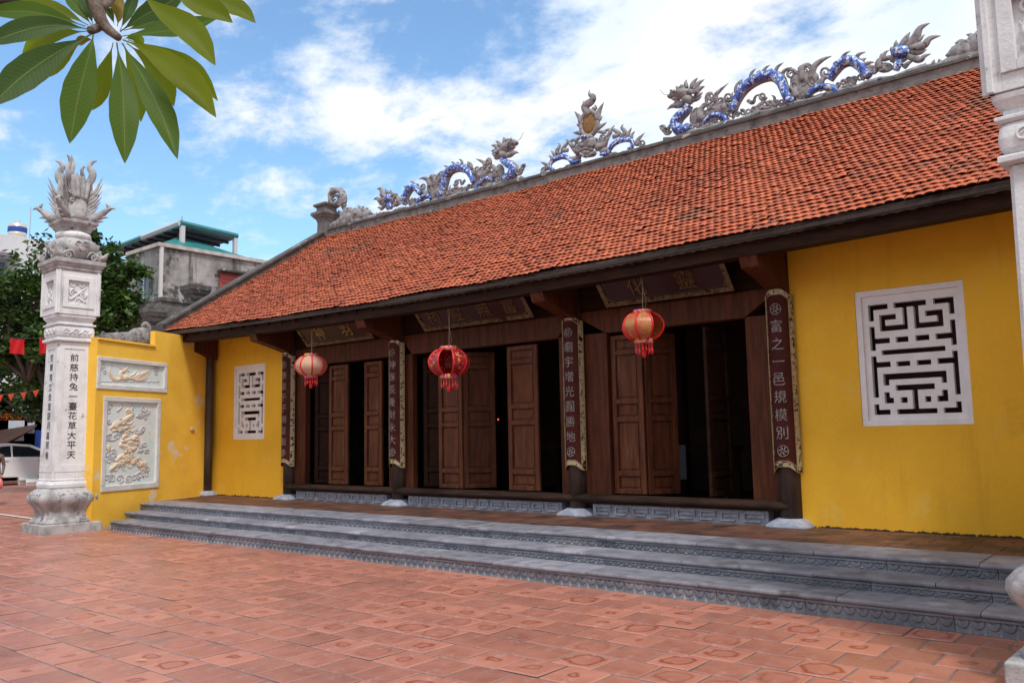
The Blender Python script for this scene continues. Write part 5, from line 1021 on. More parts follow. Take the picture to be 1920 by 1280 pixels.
# white building with a water tank
XB = -46; b0 = on(-60, 440, 0, XB); b1 = on(112, 455, 0, XB); zt2 = on(30, 443, 0, XB)[2]
wb = tag(empty('white_building', (XB-4, b0[1]+3, 0)), 'plain white flat-roofed building behind the trees at the far left', 'building')
pw = M('white_wall', (.62, .64, .68), (.55, .57, .61), .8, 1, 4)
m_ = MB(); m_.box(XB-8, XB, b0[1], b1[1], 0, zt2-3.0); m_.box(XB-8, XB-1.8, b0[1], b1[1], zt2-2.999, zt2-.9); m_.box(XB-8, XB, b0[1], b1[1], zt2-.899, zt2); m_.box(XB-1.8, XB-.002, on(38, 460, 0, XB)[1], b1[1], zt2-2.999, zt2-.9); put('wall', m_, pw, wb)
m_ = MB(); m_.box(XB-1.79, XB-1.7, b0[1]+.5, on(34, 460, 0, XB)[1], zt2-2.6, zt2-1.1); put('window', m_, M('recess_shade', (.12, .17, .24), rough=.2), wb)  # dark panel painting the overhang shadow into the recess, no real glazing
tk = on(33, 425, 0, XB-2.5); tk[2] = zt2; tank = tag(empty('water_tank', tuple(tk)), 'small steel water tank with a blue band on the white roof', 'tank')
k_ = .45; steel = M('steel_tank', (.55, .55, .53), (.62, .55, .42), .3, 3, 2, metal=.5)
m_ = MB(); m_.lathe(tk, [(k_*.9, .02), (k_, .06), (k_, .30), (k_*1.03, .33), (k_, .36), (k_, .62), (k_*1.03, .65), (k_, .68), (k_, 1.15), (k_*.85, 1.25), (k_*.3, 1.33), (k_*.3, 1.40), (.02, 1.41)], 20); put('body', m_, steel, tank, smooth=True)
m_ = MB(); m_.lathe(tk, [(k_+.005, .76), (k_+.012, .77), (k_+.012, 1.04), (k_+.005, 1.05)], 20); put('blue_band', m_, M('tank_blue', (.012, .05, .26)), tank, smooth=True)
m_ = MB(); m_.sweep([(tk[0], tk[1]+.62, zt2), (tk[0], tk[1]+.62, zt2+2.3)], .025, (0, 1, 0), 1, 5); tag(put('mast', m_, M('mast_grey', (.35, .36, .4))), 'thin grey mast beside the steel water tank', 'mast')
# ================================================================== TREES
LG = [M('tree_leaf_%d' % k, c1, c2,   .55, .7, 3, trans=.28, extra=x_rnd(.5)) for k, (c1, c2) in enumerate([((.075, .155, .020), (.035, .085, .015)), ((.10, .175, .020), (.055, .115, .016)), ((.040, .095, .024), (.022, .060, .016))])]
bark = M('bark', (.10, .075, .06), (.06, .045, .035), .9, 6, 6, bump=.4)
def tree(base, clumps, n, label, leaf=.20, seed=1, mat=0):
    r = np.random.default_rng(seed); root = tag(empty('leafy_tree', tuple(base)), label, 'tree', 'leafy trees behind the left pillar')
    top = np.mean([c[:3] for c in clumps], 0); t = MB(); b = np.array(base, float)
    t.sweep(crom([b, b+(np.array([top[0], top[1], 0])-np.array([b[0], b[1], 0]))*.2+np.array([0, 0, top[2]*.35]), top*np.array([1, 1, .8])+np.array([0, 0, 0])]), list(np.linspace(.22, .08, 11)), (1, .3, 0), 1, 8)
    for c in clumps:
        p0 = np.array([top[0], top[1], top[2]*.62]); p1 = np.array(c[:3]); t.sweep(crom([p0, (p0+p1)/2+r.normal(0, .2, 3), p1]), list(np.linspace(.09, .02, 11)), (.3, 1, .2), 1, 6)
    put('trunk', t, bark, root, smooth=True)
    vs, fs = [], []; tot = sum(c[3]**3*c[4] for c in clumps)
    for c in clumps:
        # sub-clumps give light and dark masses with gaps
        k = int(n*c[3]**3*c[4]/tot); ns = max(6, k//70); sub = r.normal(0, 1, (ns, 3)); sub /= np.linalg.norm(sub, axis=1)[:, None]; sub *= (r.random((ns, 1))**.38)
        sub = sub*np.array([c[3], c[3], c[3]*c[4]])+np.array(c[:3])
        for i in range(k):
            o = sub[r.integers(ns)]+r.normal(0, .17*c[3]**.5, 3)*np.array([1, 1, .7]); d = r.normal(0, 1, 3); d[2] = d[2]*.45-.15; d /= np.linalg.norm(d); e = np.cross(d, r.normal(0, 1, 3)+np.array([0, 0, 1.3])); e /= np.linalg.norm(e)+1e-6; nn_ = np.cross(d, e); L_ = leaf*r.uniform(.7, 1.3); q = len(vs)
            vs += [o, o+d*L_*.5+e*L_*.30+nn_*L_*.07, o+d*L_, o+d*L_*.5-e*L_*.30+nn_*L_*.07, o+d*L_*.5-nn_*L_*.02]; fs += [(q, q+1, q+4), (q+1, q+2, q+4), (q+2, q+3, q+4), (q+3, q, q+4)]
    me = bpy.data.meshes.new('crown'); me.from_pydata([tuple(v) for v in vs], [], fs); at_ = me.attributes.new('rnd', 'FLOAT', 'FACE'); at_.data.foreach_set('value', np.repeat(np.clip(r.beta(1.6, 1.6, len(fs)//4), 0, 1), 4).astype(np.float32)); put('crown', me, LG[mat], root)
def D_(px, py, D, r, asp=1.0): return (*depth(px, py, D), r, asp)
def gnd(px, D): q = depth(px, 850, D); return (q[0], q[1], 0)
tree(gnd(128, 29.5), [D_(25, 560, 29.5, 1.6, .8), D_(75, 540, 29, 1.3, .9), D_(-30, 590, 30, 1.7, .9), D_(45, 640, 30, 1.7, .7), D_(95, 610, 29, 1.4), D_(80, 458, 29, .45, 1.2), D_(60, 500, 29, .8, .9), D_(92, 480, 29, .5, .9), D_(10, 690, 30, 1.2, .6), D_(75, 700, 30, 1.2, .6), D_(120, 640, 30, 1.5)], 12500, 'dense dark green tree left of the white pillar', .21, 3, 0)
tree(gnd(150, 28.5), [D_(205, 560, 28, 1.0, 1.1), D_(232, 520, 28, .65, 1), D_(190, 490, 28, .7, 1), D_(225, 590, 28, .75, .8), D_(190, 615, 28, .9, .6), D_(180, 455, 28, .45, 1.1), D_(207, 470, 28, .4, .9), D_(250, 560, 28, .35, .8)], 7000, 'dark green tree between the pillar and the grey house', .20, 8, 0)
tree(gnd(120, 41), [D_(30, 725, 36, 1.7, .55), D_(90, 735, 36, 1.4, .6), D_(-40, 700, 36, 1.9, .8), D_(60, 690, 36, 1.8, .6), D_(120, 760, 36, 1.4, 1), D_(100, 690, 36, 1.6, .7)], 8000, 'shaded tree over the shop fronts behind the white car', .24, 5, 2)
# ================================================================== STREET AT THE FAR LEFT
XS = -46.0; s0 = on(-120, 800, 0, XS)[1]; s1_ = on(150, 800, 0, XS)[1]
shop = tag(empty('shop_front', (XS, (s0+s1_)/2, 0)), 'dim shop front under the trees behind the white car', 'shop')
m_ = MB(); m_.box(XS-4, XS, s0, s1_, 0, 4.2); put('wall', m_, M('shop_wall', (.075, .065, .07), (.04, .035, .04), .8, 1, 4), shop)
def sbox(mb, px0, px1, py0, py1, x0, x1):
    a, b = on(px0, py0, 0, XS+x0), on(px1, py1, 0, XS+x0); mb.box(XS+x0, XS+x1, a[1], b[1], b[2], a[2])
m_ = MB(); sbox(m_, 16, 44, 788, 826, .02, .05); put('poster', m_, M('poster_blue', (.40, .46, .58), (.55, .58, .62), .6, 2, 3), shop)
m_ = MB(); sbox(m_, 52, 64, 784, 812, .02, .05); put('poster', m_, M('poster_white', (.55, .58, .6), (.35, .4, .45), .6, 2, 3), shop)
m_ = MB(); sbox(m_, 24, 52, 752, 775, .02, .05); put('poster', m_, M('poster_pale', (.5, .53, .6), (.38, .42, .5), .6, 2, 3), shop)
aw = MB(); 
A0, A1, A2, A3 = on(-60, 815, 0, XS+1.6), on(64, 802, 0, XS+1.6), on(64, 802, 0, XS+.05), on(-60, 805, 0, XS+.05)
pts = [A0, on(0, 835, 0, XS+1.6), on(30, 822, 0, XS+1.6), A1, on(70, 795, 0, XS+.05), on(0, 806, 0, XS+.05), A3]
aw.add([tuple(p) for p in pts]+[tuple(p-np.array([0, 0, .05])) for p in pts], [tuple(range(7)), tuple(range(13, 6, -1))]+[(i, 7+i, 7+(i+1) % 7, (i+1) % 7) for i in range(7)]); put('awning', aw, M('brown_awning', (.05, .02, .014), (.035, .015, .011), .8, 2, 3), shop)
m_ = MB(); n = 10; a, b = on(66, 806, 0, XS+.9), on(100, 862, 0, XS+.9)
m_.loft([[(XS+.9+.05*math.sin(k*2.1), a[1]+(b[1]-a[1])*k/n, b[2]-.6), (XS+.9+.05*math.sin(k*2.1), a[1]+(b[1]-a[1])*k/n, a[2]), (XS+.87+.05*math.sin(k*2.1), a[1]+(b[1]-a[1])*k/n, a[2]), (XS+.87+.05*math.sin(k*2.1), a[1]+(b[1]-a[1])*k/n, b[2]-.6)] for k in range(n+1)]); tag(put('blue_tarp', m_, M('blue_tarp', (.012, .05, .26), rough=.5)), 'blue tarpaulin hanging behind the white pillar', 'tarpaulin')
bn = tag(empty('red_banner', tuple(on(10, 787, 0, -39.5))), 'dark red banner with yellow script and the number 20', 'banner'); a, b = on(-75, 769, 0, -39.5), on(41.5, 788, 0, -39.5)
m_ = MB(); m_.box(-39.53, -39.5, a[1], b[1], b[2], a[2]); put('cloth', m_, M('banner_red', (.16, .008, .015), rough=.7), bn)
def btext(s_, px, py, size, sl=0):
    v, f, q = glyph(s_, 0, .02); o = on(px, py, 0, -39.49); m2 = MB(); m2.add([(-39.492, o[1]+(p[0]+sl*p[1])*size, o[2]+p[1]*size) for p in v], f); put('lettering', m2, M('banner_yellow', (.68, .42, .01), rough=.6), bn)
btext('20', 32, 778.5, .42); btext('được', 9, 779, .30, .35)
# ---- flag strings
def cord(pts, name, label): 
    m2 = MB(); m2.sweep(pts, .008, (0, 0, 1), 1, 4); return tag(put(name, m2, M('flag_cord', (.05, .05, .05))), label, 'string')
XF = -22.5; fl = [on(p, q, 0, XF) for p, q in ((-90, 630), (-10, 634), (60, 634.5), (100, 634))]
cord(crom(fl), 'flag_string', 'dark cord strung from the pillar carrying the red flags')
redf = M('flag_red', (.62, .006, .010), (.52, .005, .008), .6, 3, 2, trans=.25)
for px, lab in ((-55, None), (19, 'bright red cloth flag hung on the cord, further from the pillar'), (74, 'bright red cloth flag partly hidden by the pillar')):
    if not lab: continue
    a, b = on(px, 634.5, 0, XF), on(px+26, 664, 0, XF); m_ = MB(); n = 8; rows_ = [[(XF+.015*math.sin(k*1.3+j*.8), a[1]+(b[1]-a[1])*k/n, a[2]+(b[2]-a[2])*j/4) for j in range(5)] for k in range(n+1)]
    m_.add([p for r in rows_ for p in r], [(k*5+j, k*5+j+1, (k+1)*5+j+1, (k+1)*5+j) for k in range(n) for j in range(4)]); tag(put('red_flag', m_, redf, smooth=True), lab, 'flag', 'red flags on the upper cord')
XP = -30; pn = [on(p, q, 0, XP) for p, q in ((-80, 748), (-10, 741), (45, 735), (90, 727), (130, 722))]; cord(crom(pn), 'pennant_string', 'thin cord carrying small orange pennants under the trees')
orf = M('pennant_orange', (.72, .075, .025), (.65, .10, .03), .6, 3, 2, trans=.3)
for px, py, lab in ((-6, 740, 'orange pennant cut by the left picture edge'), (14.5, 738, 'second orange pennant from the left edge'), (38, 735, 'third orange pennant from the left edge'), (61, 731, 'fourth orange pennant from the left edge'), (82, 727, 'orange pennant beside the pillar edge')):
    a, b, c = on(px, py+1, 0, XP), on(px+12.5, py-1, 0, XP), on(px+6, py+14, 0, XP); m_ = MB(); mid = (a+b+c)/3+np.array([.03, 0, 0]); m_.add([a, b, c, mid], [(0, 1, 3), (1, 2, 3), (2, 0, 3)]); tag(put('pennant', m_, orf, smooth=True), lab, 'pennant', 'orange pennants on the lower cord')
# ---- white car
cg = on(38, 907, 2, 0); car = tag(empty('car', (cg[0], cg[1], 0), math.pi/2-.06), 'white hatchback parked at the far left behind the pillar', 'car'); car.scale = (1.13, 1.13, 1.13)
paint = M('car_white', (.82, .83, .85), rough=.25, spec=.6); glass = M('car_glass', (.015, .02, .028), rough=.08, spec=.7); tyre = M('tyre', (.018, .018, .02), rough=.85); chrome = M('rim', (.45, .45, .47), rough=.3, metal=.8)
Lc = 4.2; hw = .86
body = [(-2.08, .30), (-2.12, .62), (-2.05, .98), (-1.95, 1.08), (1.05, 1.00), (1.75, .90), (2.02, .72), (2.08, .48), (2.02, .28)]
def car_rings(pr, ins):
    return [[(x*(1-.0), y, z) for x, z in pr] for y in ins]
m_ = MB(); rings = []
for y, k in ((-hw, .94), (-hw+.06, 1.0), (0, 1.03), (hw-.06, 1.0), (hw, .94)): rings.append([(x*(k if abs(x) > 1.9 else 1), y, .66+(z-.66)*(.985 if abs(y) > .8 else 1)) for x, z in body])
m_.loft(rings); put('body', m_, paint, car, local=True, bevel=.03)
cab = [(-1.93, 1.04), (-1.70, 1.36), (-1.30, 1.53), (-.55, 1.585), (.10, 1.53), (.55, 1.34), (1.12, .99)]
m_ = MB(); rings = []
for y, k in ((-.80, 0.0), (-.66, 1.0), (0, 1.04), (.66, 1.0), (.80, 0.0)): rings.append([(x*(.985 if k == 0 else 1), y if True else 0, 1.0+(z-1.0)*(.12 if k == 0 else k)) for x, z in cab])
m_.loft(rings); put('cabin', m_, paint, car, local=True, smooth=False, bevel=.02)
for sgn in (-1, 1):
    for pr in ([(-1.62, 1.08), (-1.45, 1.36), (-1.18, 1.45), (-.62, 1.50), (-.60, 1.08)], [(-.54, 1.08), (-.54, 1.50), (.04, 1.45), (.42, 1.28), (.80, 1.06)]):
        m_ = MB(); yy = lambda z: sgn*(.815-.14*(z-1.06)/.48); m_.prism(pr if sgn > 0 else pr, lambda x, z: (x, yy(z), z), lambda x, z: (x, yy(z)-sgn*.02, z)); put('side_window', m_, glass, car, local=True)
    m_ = MB(); m_.ell((.82, sgn*.98, 1.07), .10, .11, .07); put('mirror', m_, paint, car, smooth=True, local=True)
    for x in (-.78, .42): m_ = MB(); m_.box(x-.09, x+.09, sgn*.86-.012, sgn*.86+.012, .90, .93); put('door_handle', m_, chrome, car, local=True)
    m_ = MB(); m_.ell((1.95, sgn*.62, .74), .16, .16, .08); put('headlight', m_, glass, car, smooth=True, local=True)
    for x in (-1.28, 1.32):
        m_ = MB(); m_.loft([[(x+r*math.cos(t), sgn*.80+y, .31+r*math.sin(t)) for t in [2*math.pi*i/24 for i in range(24)]] for r, y in ((.2, -.10), (.30, -.10), (.32, -.06), (.32, .06), (.30, .09), (.2, .09))]); wh = put('wheel', m_, tyre, car, smooth=True, local=True)
        m_ = MB(); m_.loft([[(x+r*math.cos(t), sgn*.80+y, .31+r*math.sin(t)) for t in [2*math.pi*i/20 for i in range(20)]] for r, y in ((.21, -.095), (.21, .0), (.05, sgn*.05+.04), (.04, .095))]); put('rim', m_, chrome, wh)
        wh.children[0].parent = wh; wh.children[0].matrix_parent_inverse = Matrix()
m_ = MB(); m_.prism([(.60, 1.33), (1.10, 1.03), (1.09, 1.01), (.58, 1.30)], lambda x, z: (x+.03, -.62, z+.01), lambda x, z: (x+.03, .62, z+.01)); put('windscreen', m_, glass, car, local=True)
# ---- styrofoam boxes, plant, person by the car
foam = M('foam_white', (.70, .69, .68), (.60, .58, .57), .8, 6, 3)
def crate(px, py, D, rx, rz, size, label):
    c = on(px, py, 2, .0); o = tag(empty('foam_box', (c[0], c[1], size[2]*.42+.12*abs(math.sin(rx)))), label, 'box', 'white foam boxes piled by the car'); o.rotation_euler = (rx, 0, rz)
    m_ = MB(); m_.box(-size[0]/2, size[0]/2, -size[1]/2, size[1]/2, -size[2]/2, size[2]*.3); put('tray', m_, foam, o, local=True, bevel=.02)
    m_ = MB(); m_.box(-size[0]/2-.01, size[0]/2+.01, -size[1]/2-.01, size[1]/2+.01, size[2]*.31, size[2]*.5); put('lid', m_, foam, o, local=True, bevel=.02)
crate(52, 908, 33, .42, 1.45, (.75, .5, .32), 'tilted white foam box in front of the car'); crate(70, 909, 33, .30, 1.30, (.85, .4, .2), 'flat white foam box lying beside the pillar')
pc_ = on(72, 906, 2, 0); pot = tag(empty('potted_plant', tuple(pc_)), 'bushy green potted plant between the car and the pillar', 'plant')
m_ = MB(); m_.lathe(pc_, [(.16, .0), (.24, .36), (.26, .40), (.22, .40), (.20, .34)], 14); put('pot', m_, M('pot_clay', (.25, .09, .05)), pot, smooth=True)
r = np.random.default_rng(4); vs, fs = [], []
for i in range(420):
    d = r.normal(0, 1, 3); d /= np.linalg.norm(d); o = pc_+np.array([0, 0, .78])+d*np.array([.36, .36, .33])*r.random()**.4; e = np.cross(d, r.normal(0, 1, 3)); e /= np.linalg.norm(e); q = len(vs); L_ = r.uniform(.10, .18); vs += [o, o+d*L_*.5+e*L_*.3, o+d*L_, o+d*L_*.5-e*L_*.3]; fs.append((q, q+1, q+2, q+3))
me = bpy.data.meshes.new('foliage'); me.from_pydata([tuple(v) for v in vs], [], fs); put('foliage', me, LG[1], pot)
def person(px, py):
    c = on(px, py, 2, 0); root = tag(empty('person', tuple(c)), 'person in a brown shirt and dark trousers holding a pink bag, left edge', 'person')
    J = dict(pel=(0, 0, .92), sp=(0, .01, 1.15), ch=(0, .02, 1.34), nk=(0, .02, 1.48), hd=(0, -.01, 1.60), hd2=(0, 0, 1.70), ls=(.17, .02, 1.40), le=(.24, .0, 1.12), lw=(.26, -.14, .92), lh=(.26, -.20, .86), rs=(-.17, .02, 1.40), re=(-.25, .03, 1.12), rw=(-.27, -.06, .88), rh=(-.27, -.09, .80), lk=(.10, -.03, .50), la=(.11, .04, .08), lt=(.12, -.14, .04), rk=(-.09, .02, .50), ra=(-.10, .10, .08), rt=(-.10, -.07, .04), lp=(.09, 0, .88), rp=(-.09, 0, .88))
    Rr = dict(pel=.14, sp=.125, ch=.14, nk=.055, hd=.085, hd2=.085, ls=.07, le=.046, lw=.034, lh=.032, rs=.07, re=.046, rw=.034, rh=.032, lk=.062, la=.042, lt=.035, rk=.062, ra=.042, rt=.035, lp=.095, rp=.095)
    E_ = [('pel', 'sp'), ('sp', 'ch'), ('ch', 'nk'), ('nk', 'hd'), ('hd', 'hd2'), ('ch', 'ls'), ('ls', 'le'), ('le', 'lw'), ('lw', 'lh'), ('ch', 'rs'), ('rs', 're'), ('re', 'rw'), ('rw', 'rh'), ('pel', 'lp'), ('lp', 'lk'), ('lk', 'la'), ('la', 'lt'), ('pel', 'rp'), ('rp', 'rk'), ('rk', 'ra'), ('ra', 'rt')]
    ks = list(J); me = bpy.data.meshes.new('body'); me.from_pydata([J[k] for k in ks], [(ks.index(a), ks.index(b)) for a, b in E_], []); o = bpy.data.objects.new('body', me); COL.objects.link(o)
    sk = o.modifiers.new('skin', 'SKIN'); ss = o.modifiers.new('sub', 'SUBSURF'); ss.levels = 2; ss.render_levels = 2
    for i, k in enumerate(ks): me.skin_vertices[0].data[i].radius = (Rr[k], Rr[k]); me.skin_vertices[0].data[i].use_root = (k == 'pel')
    bm_ = bpy.data.materials.new('clothes'); bm_.use_nodes = True; n = bm_.node_tree.nodes; l = bm_.node_tree.links; co = n.new('ShaderNodeTexCoord'); sx = n.new('ShaderNodeSeparateXYZ'); l.new(co.outputs['Object'], sx.inputs[0]); rp_ = n.new('ShaderNodeValToRGB'); rp_.color_ramp.interpolation = 'CONSTANT'; mr = n.new('ShaderNodeMath'); mr.operation = 'DIVIDE'; mr.inputs[1].default_value = 1.8; l.new(sx.outputs[2], mr.inputs[0]); l.new(mr.outputs[0], rp_.inputs[0])
    e = rp_.color_ramp.elements; e[0].color = (.02, .02, .022, 1); e[1].position = .05; e[1].color = (.035, .028, .026, 1); x = e.new(.50); x.color = (.10, .055, .045, 1); x = e.new(.815); x.color = (.42, .22, .15, 1); l.new(rp_.outputs[0], n['Principled BSDF'].inputs['Base Color']); me.materials.append(bm_)
    o.parent = root; root.rotation_euler = (0, 0, .9)
    hm = MB(); hm.ell((0, .02, 1.70), .098, .105, .09, 14, 9); put('hair', hm, M('hair', (.012, .010, .010), rough=.5), root, smooth=True, local=True)
    fc_ = MB(); fc_.ell((0, -.098, 1.63), .014, .02, .022, 8, 6); fc_.ell((.035, -.088, 1.66), .012, .008, .008, 8, 5); fc_.ell((-.035, -.088, 1.66), .012, .008, .008, 8, 5); fc_.ell((0, -.09, 1.58), .028, .01, .008, 8, 5); fc_.ell((.095, 0, 1.64), .015, .025, .03, 8, 5); fc_.ell((-.095, 0, 1.64), .015, .025, .03, 8, 5); put('face_features', fc_, M('face_tone', (.36, .17, .12), rough=.6), root, smooth=True, local=True)
    for sgn, hp in ((1, J['lh']), (-1, J['rh'])):
        hn = MB()
        for q, (dx_, ln) in enumerate(((-.028, .075), (-.01, .085), (.010, .08), (.026, .065))): hn.sweep(crom([np.array(hp)+np.array([dx_*.7, -.01, 0]), np.array(hp)+np.array([dx_, -.035, -ln*.5]), np.array(hp)+np.array([dx_, -.015, -ln])], 3), [.010, .010, .009, .009, .008, .008, .007], (1, 0, 0), 1, 6)
        hn.sweep(crom([np.array(hp)+np.array([-sgn*.03, -.01, .02]), np.array(hp)+np.array([-sgn*.05, -.03, -.01]), np.array(hp)+np.array([-sgn*.045, -.04, -.04])], 3), [.011, .011, .010, .010, .009, .009, .008], (1, 0, 0), 1, 6); put('hand', hn, M('skin_tone', (.42, .21, .14), rough=.6), root, smooth=True, local=True)
    return c, root
pc2, per = person(-13, 946)
bgm = MB(); q = pc2+CR*.22+np.array([0, 0, .70]); q = q-CF*.1; bgm.loft([[(q[0]+a*math.cos(t)*.10*k2, q[1]+math.sin(t)*.07*k2, q[2]+z) for t in [2*math.pi*i/12 for i in range(12)]] for z, k2, a in ((-.22, .5, 1), (-.2, 1.0, 1.2), (-.08, 1.2, 1.1), (.05, .8, 1), (.12, .25, 1), (.16, .35, 1))]); tag(put('pink_bag', bgm, M('pink_plastic', (.62, .16, .17), rough=.4), smooth=True), 'pink plastic bag carried by the person at the left edge', 'bag')
# ================================================================== FOREGROUND FRANGIPANI
def leafmat():
    def ex(n, l, co, col, mixc, ramp, noise, rgb, b):
        uv = n.new('ShaderNodeUVMap'); uv.uv_map = 'UVMap'; s_ = n.new('ShaderNodeSeparateXYZ'); l.new(uv.outputs[0], s_.inputs[0])
        def mt(op, x, y=None):
            q = n.new('ShaderNodeMath'); q.operation = op
            for i, v in enumerate((x, y)):
                if v is None: continue
                if isinstance(v, (int, float)): q.inputs[i].default_value = v
                else: l.new(v, q.inputs[i])
            return q.outputs[0]
        au = mt('ABSOLUTE', s_.outputs[0]); ph = mt('SUBTRACT', mt('MULTIPLY', s_.outputs[1], 26.0), mt('MULTIPLY', au, 2.2)); fr = mt('ABSOLUTE', mt('SUBTRACT', mt('FRACT', ph), .5))
        vein = mt('MULTIPLY', ramp(fr, .38, .5), .30); rib = mt('MULTIPLY', ramp(au, .055, .02), .8)
        k = mt('MAXIMUM', vein, rib); return mixc(k, col, rgb((.20, .25, .06)))
    return [M('frangipani_leaf_%d' % i, c1, c2, .5, 2.5, 3, trans=tr, spec=.25, extra=ex) for i, (c1, c2, tr) in enumerate([((.068, .145, .014), (.085, .165, .014), .55), ((.21, .28, .010), (.17, .235, .012), .66), ((.042, .095, .022), (.052, .11, .022), .45), ((.30, .20, .02), (.24, .17, .02), .5)])]
LM = leafmat()
DF = 2.3; Zf = lambda a, b, D=DF: depth(a/4, b/4, D)
fr = tag(empty('frangipani_branch', tuple(Zf(740, -900))), 'frangipani branch with long green leaves hanging into the top left', 'branch')
def flat_leaf(p, w_, mat, D0, D1, roll=0.0, n=26):
    D1 = D0+(D1-D0); pts = np.array(crom([Zf(a, b, D0+(D1-D0)*i/(len(p)-1)) for i, (a, b) in enumerate(p)], 30)); cum = np.r_[0, np.cumsum(np.linalg.norm(np.diff(pts, axis=0), axis=1))]; pts = [np.array([np.interp(q*cum[-1]/n, cum, pts[:, k]) for k in range(3)]) for q in range(n+1)]; wm = w_/4*DF/FPX; vs, fs, uv = [], [], []; m = 6
    for i, q in enumerate(pts):
        t = i/n; tg = pts[min(i+1, n)]-pts[max(i-1, 0)]; tg /= np.linalg.norm(tg); view = q-CAM; view /= np.linalg.norm(view); e = np.cross(view, tg); e /= np.linalg.norm(e); nn_ = np.cross(tg, e)
        e = e*math.cos(roll)+nn_*math.sin(roll); nn_ = np.cross(tg, e)
        prof = .93*(math.sin(math.pi*min(1, max(0, (t-.07)/.93))**1.22)**.92); prof = max(prof, .05 if t < .15 else 0.004)
        for j in range(m+1):
            u = -1+2*j/m; vs.append(q+e*u*wm*prof*(1+.02*math.sin(t*40+j))+nn_*wm*(-.22*abs(u)*prof+.05*math.sin(t*9+u*2)*prof)); uv.append((u, t))
    for i in range(n):
        for j in range(m): fs.append((i*(m+1)+j, i*(m+1)+j+1, (i+1)*(m+1)+j+1, (i+1)*(m+1)+j))
    me = bpy.data.meshes.new('leaf'); me.from_pydata([tuple(v) for v in vs], [], fs); ul = me.uv_layers.new(name='UVMap')
    ul.data.foreach_set('uv', np.array([uv[l_.vertex_index] for l_ in me.loops]).ravel()); me.polygons.foreach_set('use_smooth', [True]*len(me.polygons)); put('leaf', me, LM[mat], fr)
for p, w_, mt, a, b, ro in [
 ([(690, 225), (420, 190), (150, 240), (-130, 340)], 95, 2, 2.25, 2.15, .5), ([(680, 262), (420, 400), (150, 590), (-90, 810)], 118, 2, 2.2, 2.05, .25), ([(660, 235), (420, 260), (280, 320), (165, 408)], 80, 1, 2.4, 2.55, .3), ([(650, 275), (540, 360), (450, 470), (374, 578)], 62, 1, 2.4, 2.5, .5),
 ([(700, 262), (680, 360), (590, 720), (522, 1078)], 116, 0, 2.2, 2.1, .15), ([(850, 320), (800, 520), (755, 690), (692, 828)], 84, 1, 2.35, 2.45, .5), ([(875, 320), (915, 600), (930, 900), (936, 1228)], 104, 0, 2.2, 2.1, -.1), ([(925, 330), (985, 520), (1040, 700), (1056, 918)], 72, 1, 2.4, 2.45, -.4), ([(915, 325), (1060, 560), (1220, 880), (1332, 1196)], 98, 0, 2.22, 2.12, -.25), ([(950, 325), (1090, 440), (1220, 600), (1305, 800)], 92, 1, 2.4, 2.5, -.4), ([(920, 300), (1130, 390), (1400, 600), (1622, 884)], 112, 1, 2.25, 2.15, -.35), ([(960, 300), (1200, 390), (1440, 520), (1636, 760)], 80, 1, 2.42, 2.5, -.3),
 ([(1050, -60), (1180, 60), (1420, 230), (1616, 494)], 104, 1, 2.1, 2.05, -.4), ([(905, 275), (1100, 250), (1350, 220), (1640, 135)], 92, 0, 2.3, 2.35, -.8), ([(900, 240), (1060, 130), (1200, 60), (1400, -60)], 100, 2, 2.35, 2.35, -.5), ([(1250, -90), (1430, 10), (1600, 80), (1746, 174)], 90, 1, 2.15, 2.15, -.5), ([(1480, -80), (1650, 10), (1800, 80), (1918, 176)], 80, 1, 2.2, 2.2, -.6), ([(660, 190), (500, 110), (320, 50), (110, 20)], 76, 1, 2.35, 2.45, .6), ([(640, 200), (420, 130), (180, 90), (-110, 90)], 90, 0, 2.3, 2.25, .6), ([(690, 190), (620, 110), (560, 40), (480, -60)], 56, 0, 2.4, 2.45, .4), ([(880, 200), (890, 120), (880, 40), (880, -60)], 62, 3, 2.42, 2.45, .2), ([(900, 230), (950, 120), (980, 40), (1040, -80)], 48, 2, 2.4, 2.45, .2), ([(700, 190), (670, 110), (640, 40), (600, -60)], 48, 2, 2.4, 2.45, .2), ([(860, 190), (830, 120), (800, 60), (830, 110)], 36, 0, 2.4, 2.4, .5), ([(930, 230), (1080, 190), (1240, 140), (1420, 150)], 76, 0, 2.38, 2.42, -.6), ([(700, 300), (640, 300), (600, 310), (570, 330)], 40, 3, 2.45, 2.5, .2), ([(930, 290), (1000, 280), (1050, 300), (1080, 330)], 40, 1, 2.45, 2.5, 0)]: flat_leaf(p, w_, mt, a, b, ro)
m_ = MB(); m_.sweep(crom([Zf(700, -900, 2.6), Zf(690, -300, 2.45), Zf(720, -20, 2.32), Zf(745, 120, 2.3), Zf(800, 210, 2.3), Zf(890, 285, 2.28)]), list(np.linspace(.030, .010, 26)), CF, 1, 10)
m_.sweep(crom([Zf(770, 190, 2.3), Zf(720, 215, 2.3), Zf(680, 230, 2.28)]), [.012]*11, CF, 1, 8); m_.sweep(crom([Zf(860, -160, 2.4), Zf(830, -20, 2.35), Zf(760, 60, 2.3)]), [.013]*11, CF, 1, 8); put('stem', m_, M('frangipani_bark', (.11, .075, .062), (.17, .13, .10), .7, 60, 5, bump=.4, bscale=120), fr, smooth=True)
m_ = MB(); m_.sweep(crom([Zf(-200, 25, 2.6), Zf(60, 8, 2.6), Zf(200, 5, 2.6), Zf(300, -30, 2.6), Zf(700, -300, 2.5)]), [.010]*21, CF, 1, 8); put('side_stem', m_, M('dark_bark', (.045, .032, .035)), fr, smooth=True)
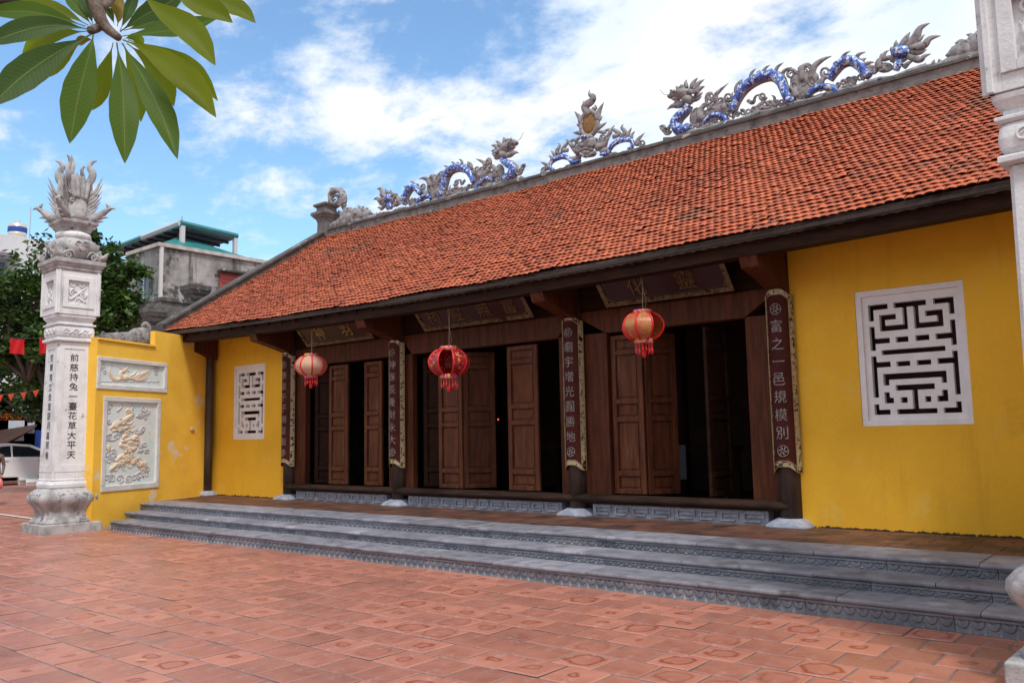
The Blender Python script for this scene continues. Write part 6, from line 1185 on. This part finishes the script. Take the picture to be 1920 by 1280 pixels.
# ---- fallen leaves
for px, py, rz, col_, lab in ((265, 1237, .4, (.55, .48, .16), 'pale yellow fallen leaf on the paving in the lower left'), (1857, 1270, 0, (.2, .12, .05), None)):
    if not lab: continue
    c = on(px, py, 2, .012); m_ = MB(); L_ = .07; d = np.array([math.cos(rz), math.sin(rz), 0]); e = np.array([-d[1], d[0], 0]); m_.add([c-d*L_, c+e*.02+np.array([0, 0, .006]), c+d*L_+np.array([0, 0, .012]), c-e*.02+np.array([0, 0, .01])], [(0, 3, 2, 1)]); tag(put('fallen_leaf', m_, M('dry_leaf', col_, rough=.7)), lab, 'leaf')

# ================================================================== UNSEEN WALL AND TREES ADDED BEHIND THE VIEWER TO BLOCK LOW SKY LIGHT
bw = tag(empty('sky_block_wall', (-8, -9.5, 0)), 'long yellow wall added unseen behind the viewer to block low sky light', 'wall')
m_ = MB(); m_.box(-30, 14, -9.7, -9.4, -.05, 3.0); put('wall_body', m_, MAT['yellow_wing'], bw)
m_ = MB(); m_.box(-30, 14, -9.8, -9.3, 3.001, 3.15); put('coping', m_, MAT['cement'], bw)
for i, (x, y, h) in enumerate(((-22, -13, 6.0), (-13.5, -14, 7.0), (-5, -13, 6.5), (3.5, -13.5, 7.2), (10.5, -6, 6.5))):
    tree((x, y, 0), [(x, y, h, 3.0, .8), (x-2, y+.5, h-1, 2.4, .8), (x+2, y-.5, h-1.2, 2.4, .8)], 1500, ('broad unseen tree added to block sky light, far left end of the wall', 'tall unseen tree added to block sky light facing the left doors', 'unseen tree added to block sky light facing the middle doors', 'tallest unseen tree added to block sky light, right of the viewer', 'unseen tree added to block sky light, in the yard right of the viewer')[i], .75, 20+i, 0)

for k, (y0c, y1c, sag) in enumerate(((612, 604, 5), (622, 618, 3))):
    m_ = MB(); m_.sweep(crom([on(-80, y0c, 0, -33), on(20, (y0c+y1c)/2+sag, 0, -33), on(130, y1c, 0, -33)]), .018, (0, 0, 1), 1, 4); tag(put('power_cable', m_, M('cable_black', (.01, .01, .012))), ('upper black power cable crossing the tree left of the pillar', 'lower black power cable just above the red flags')[k], 'cable', 'power cables over the street')
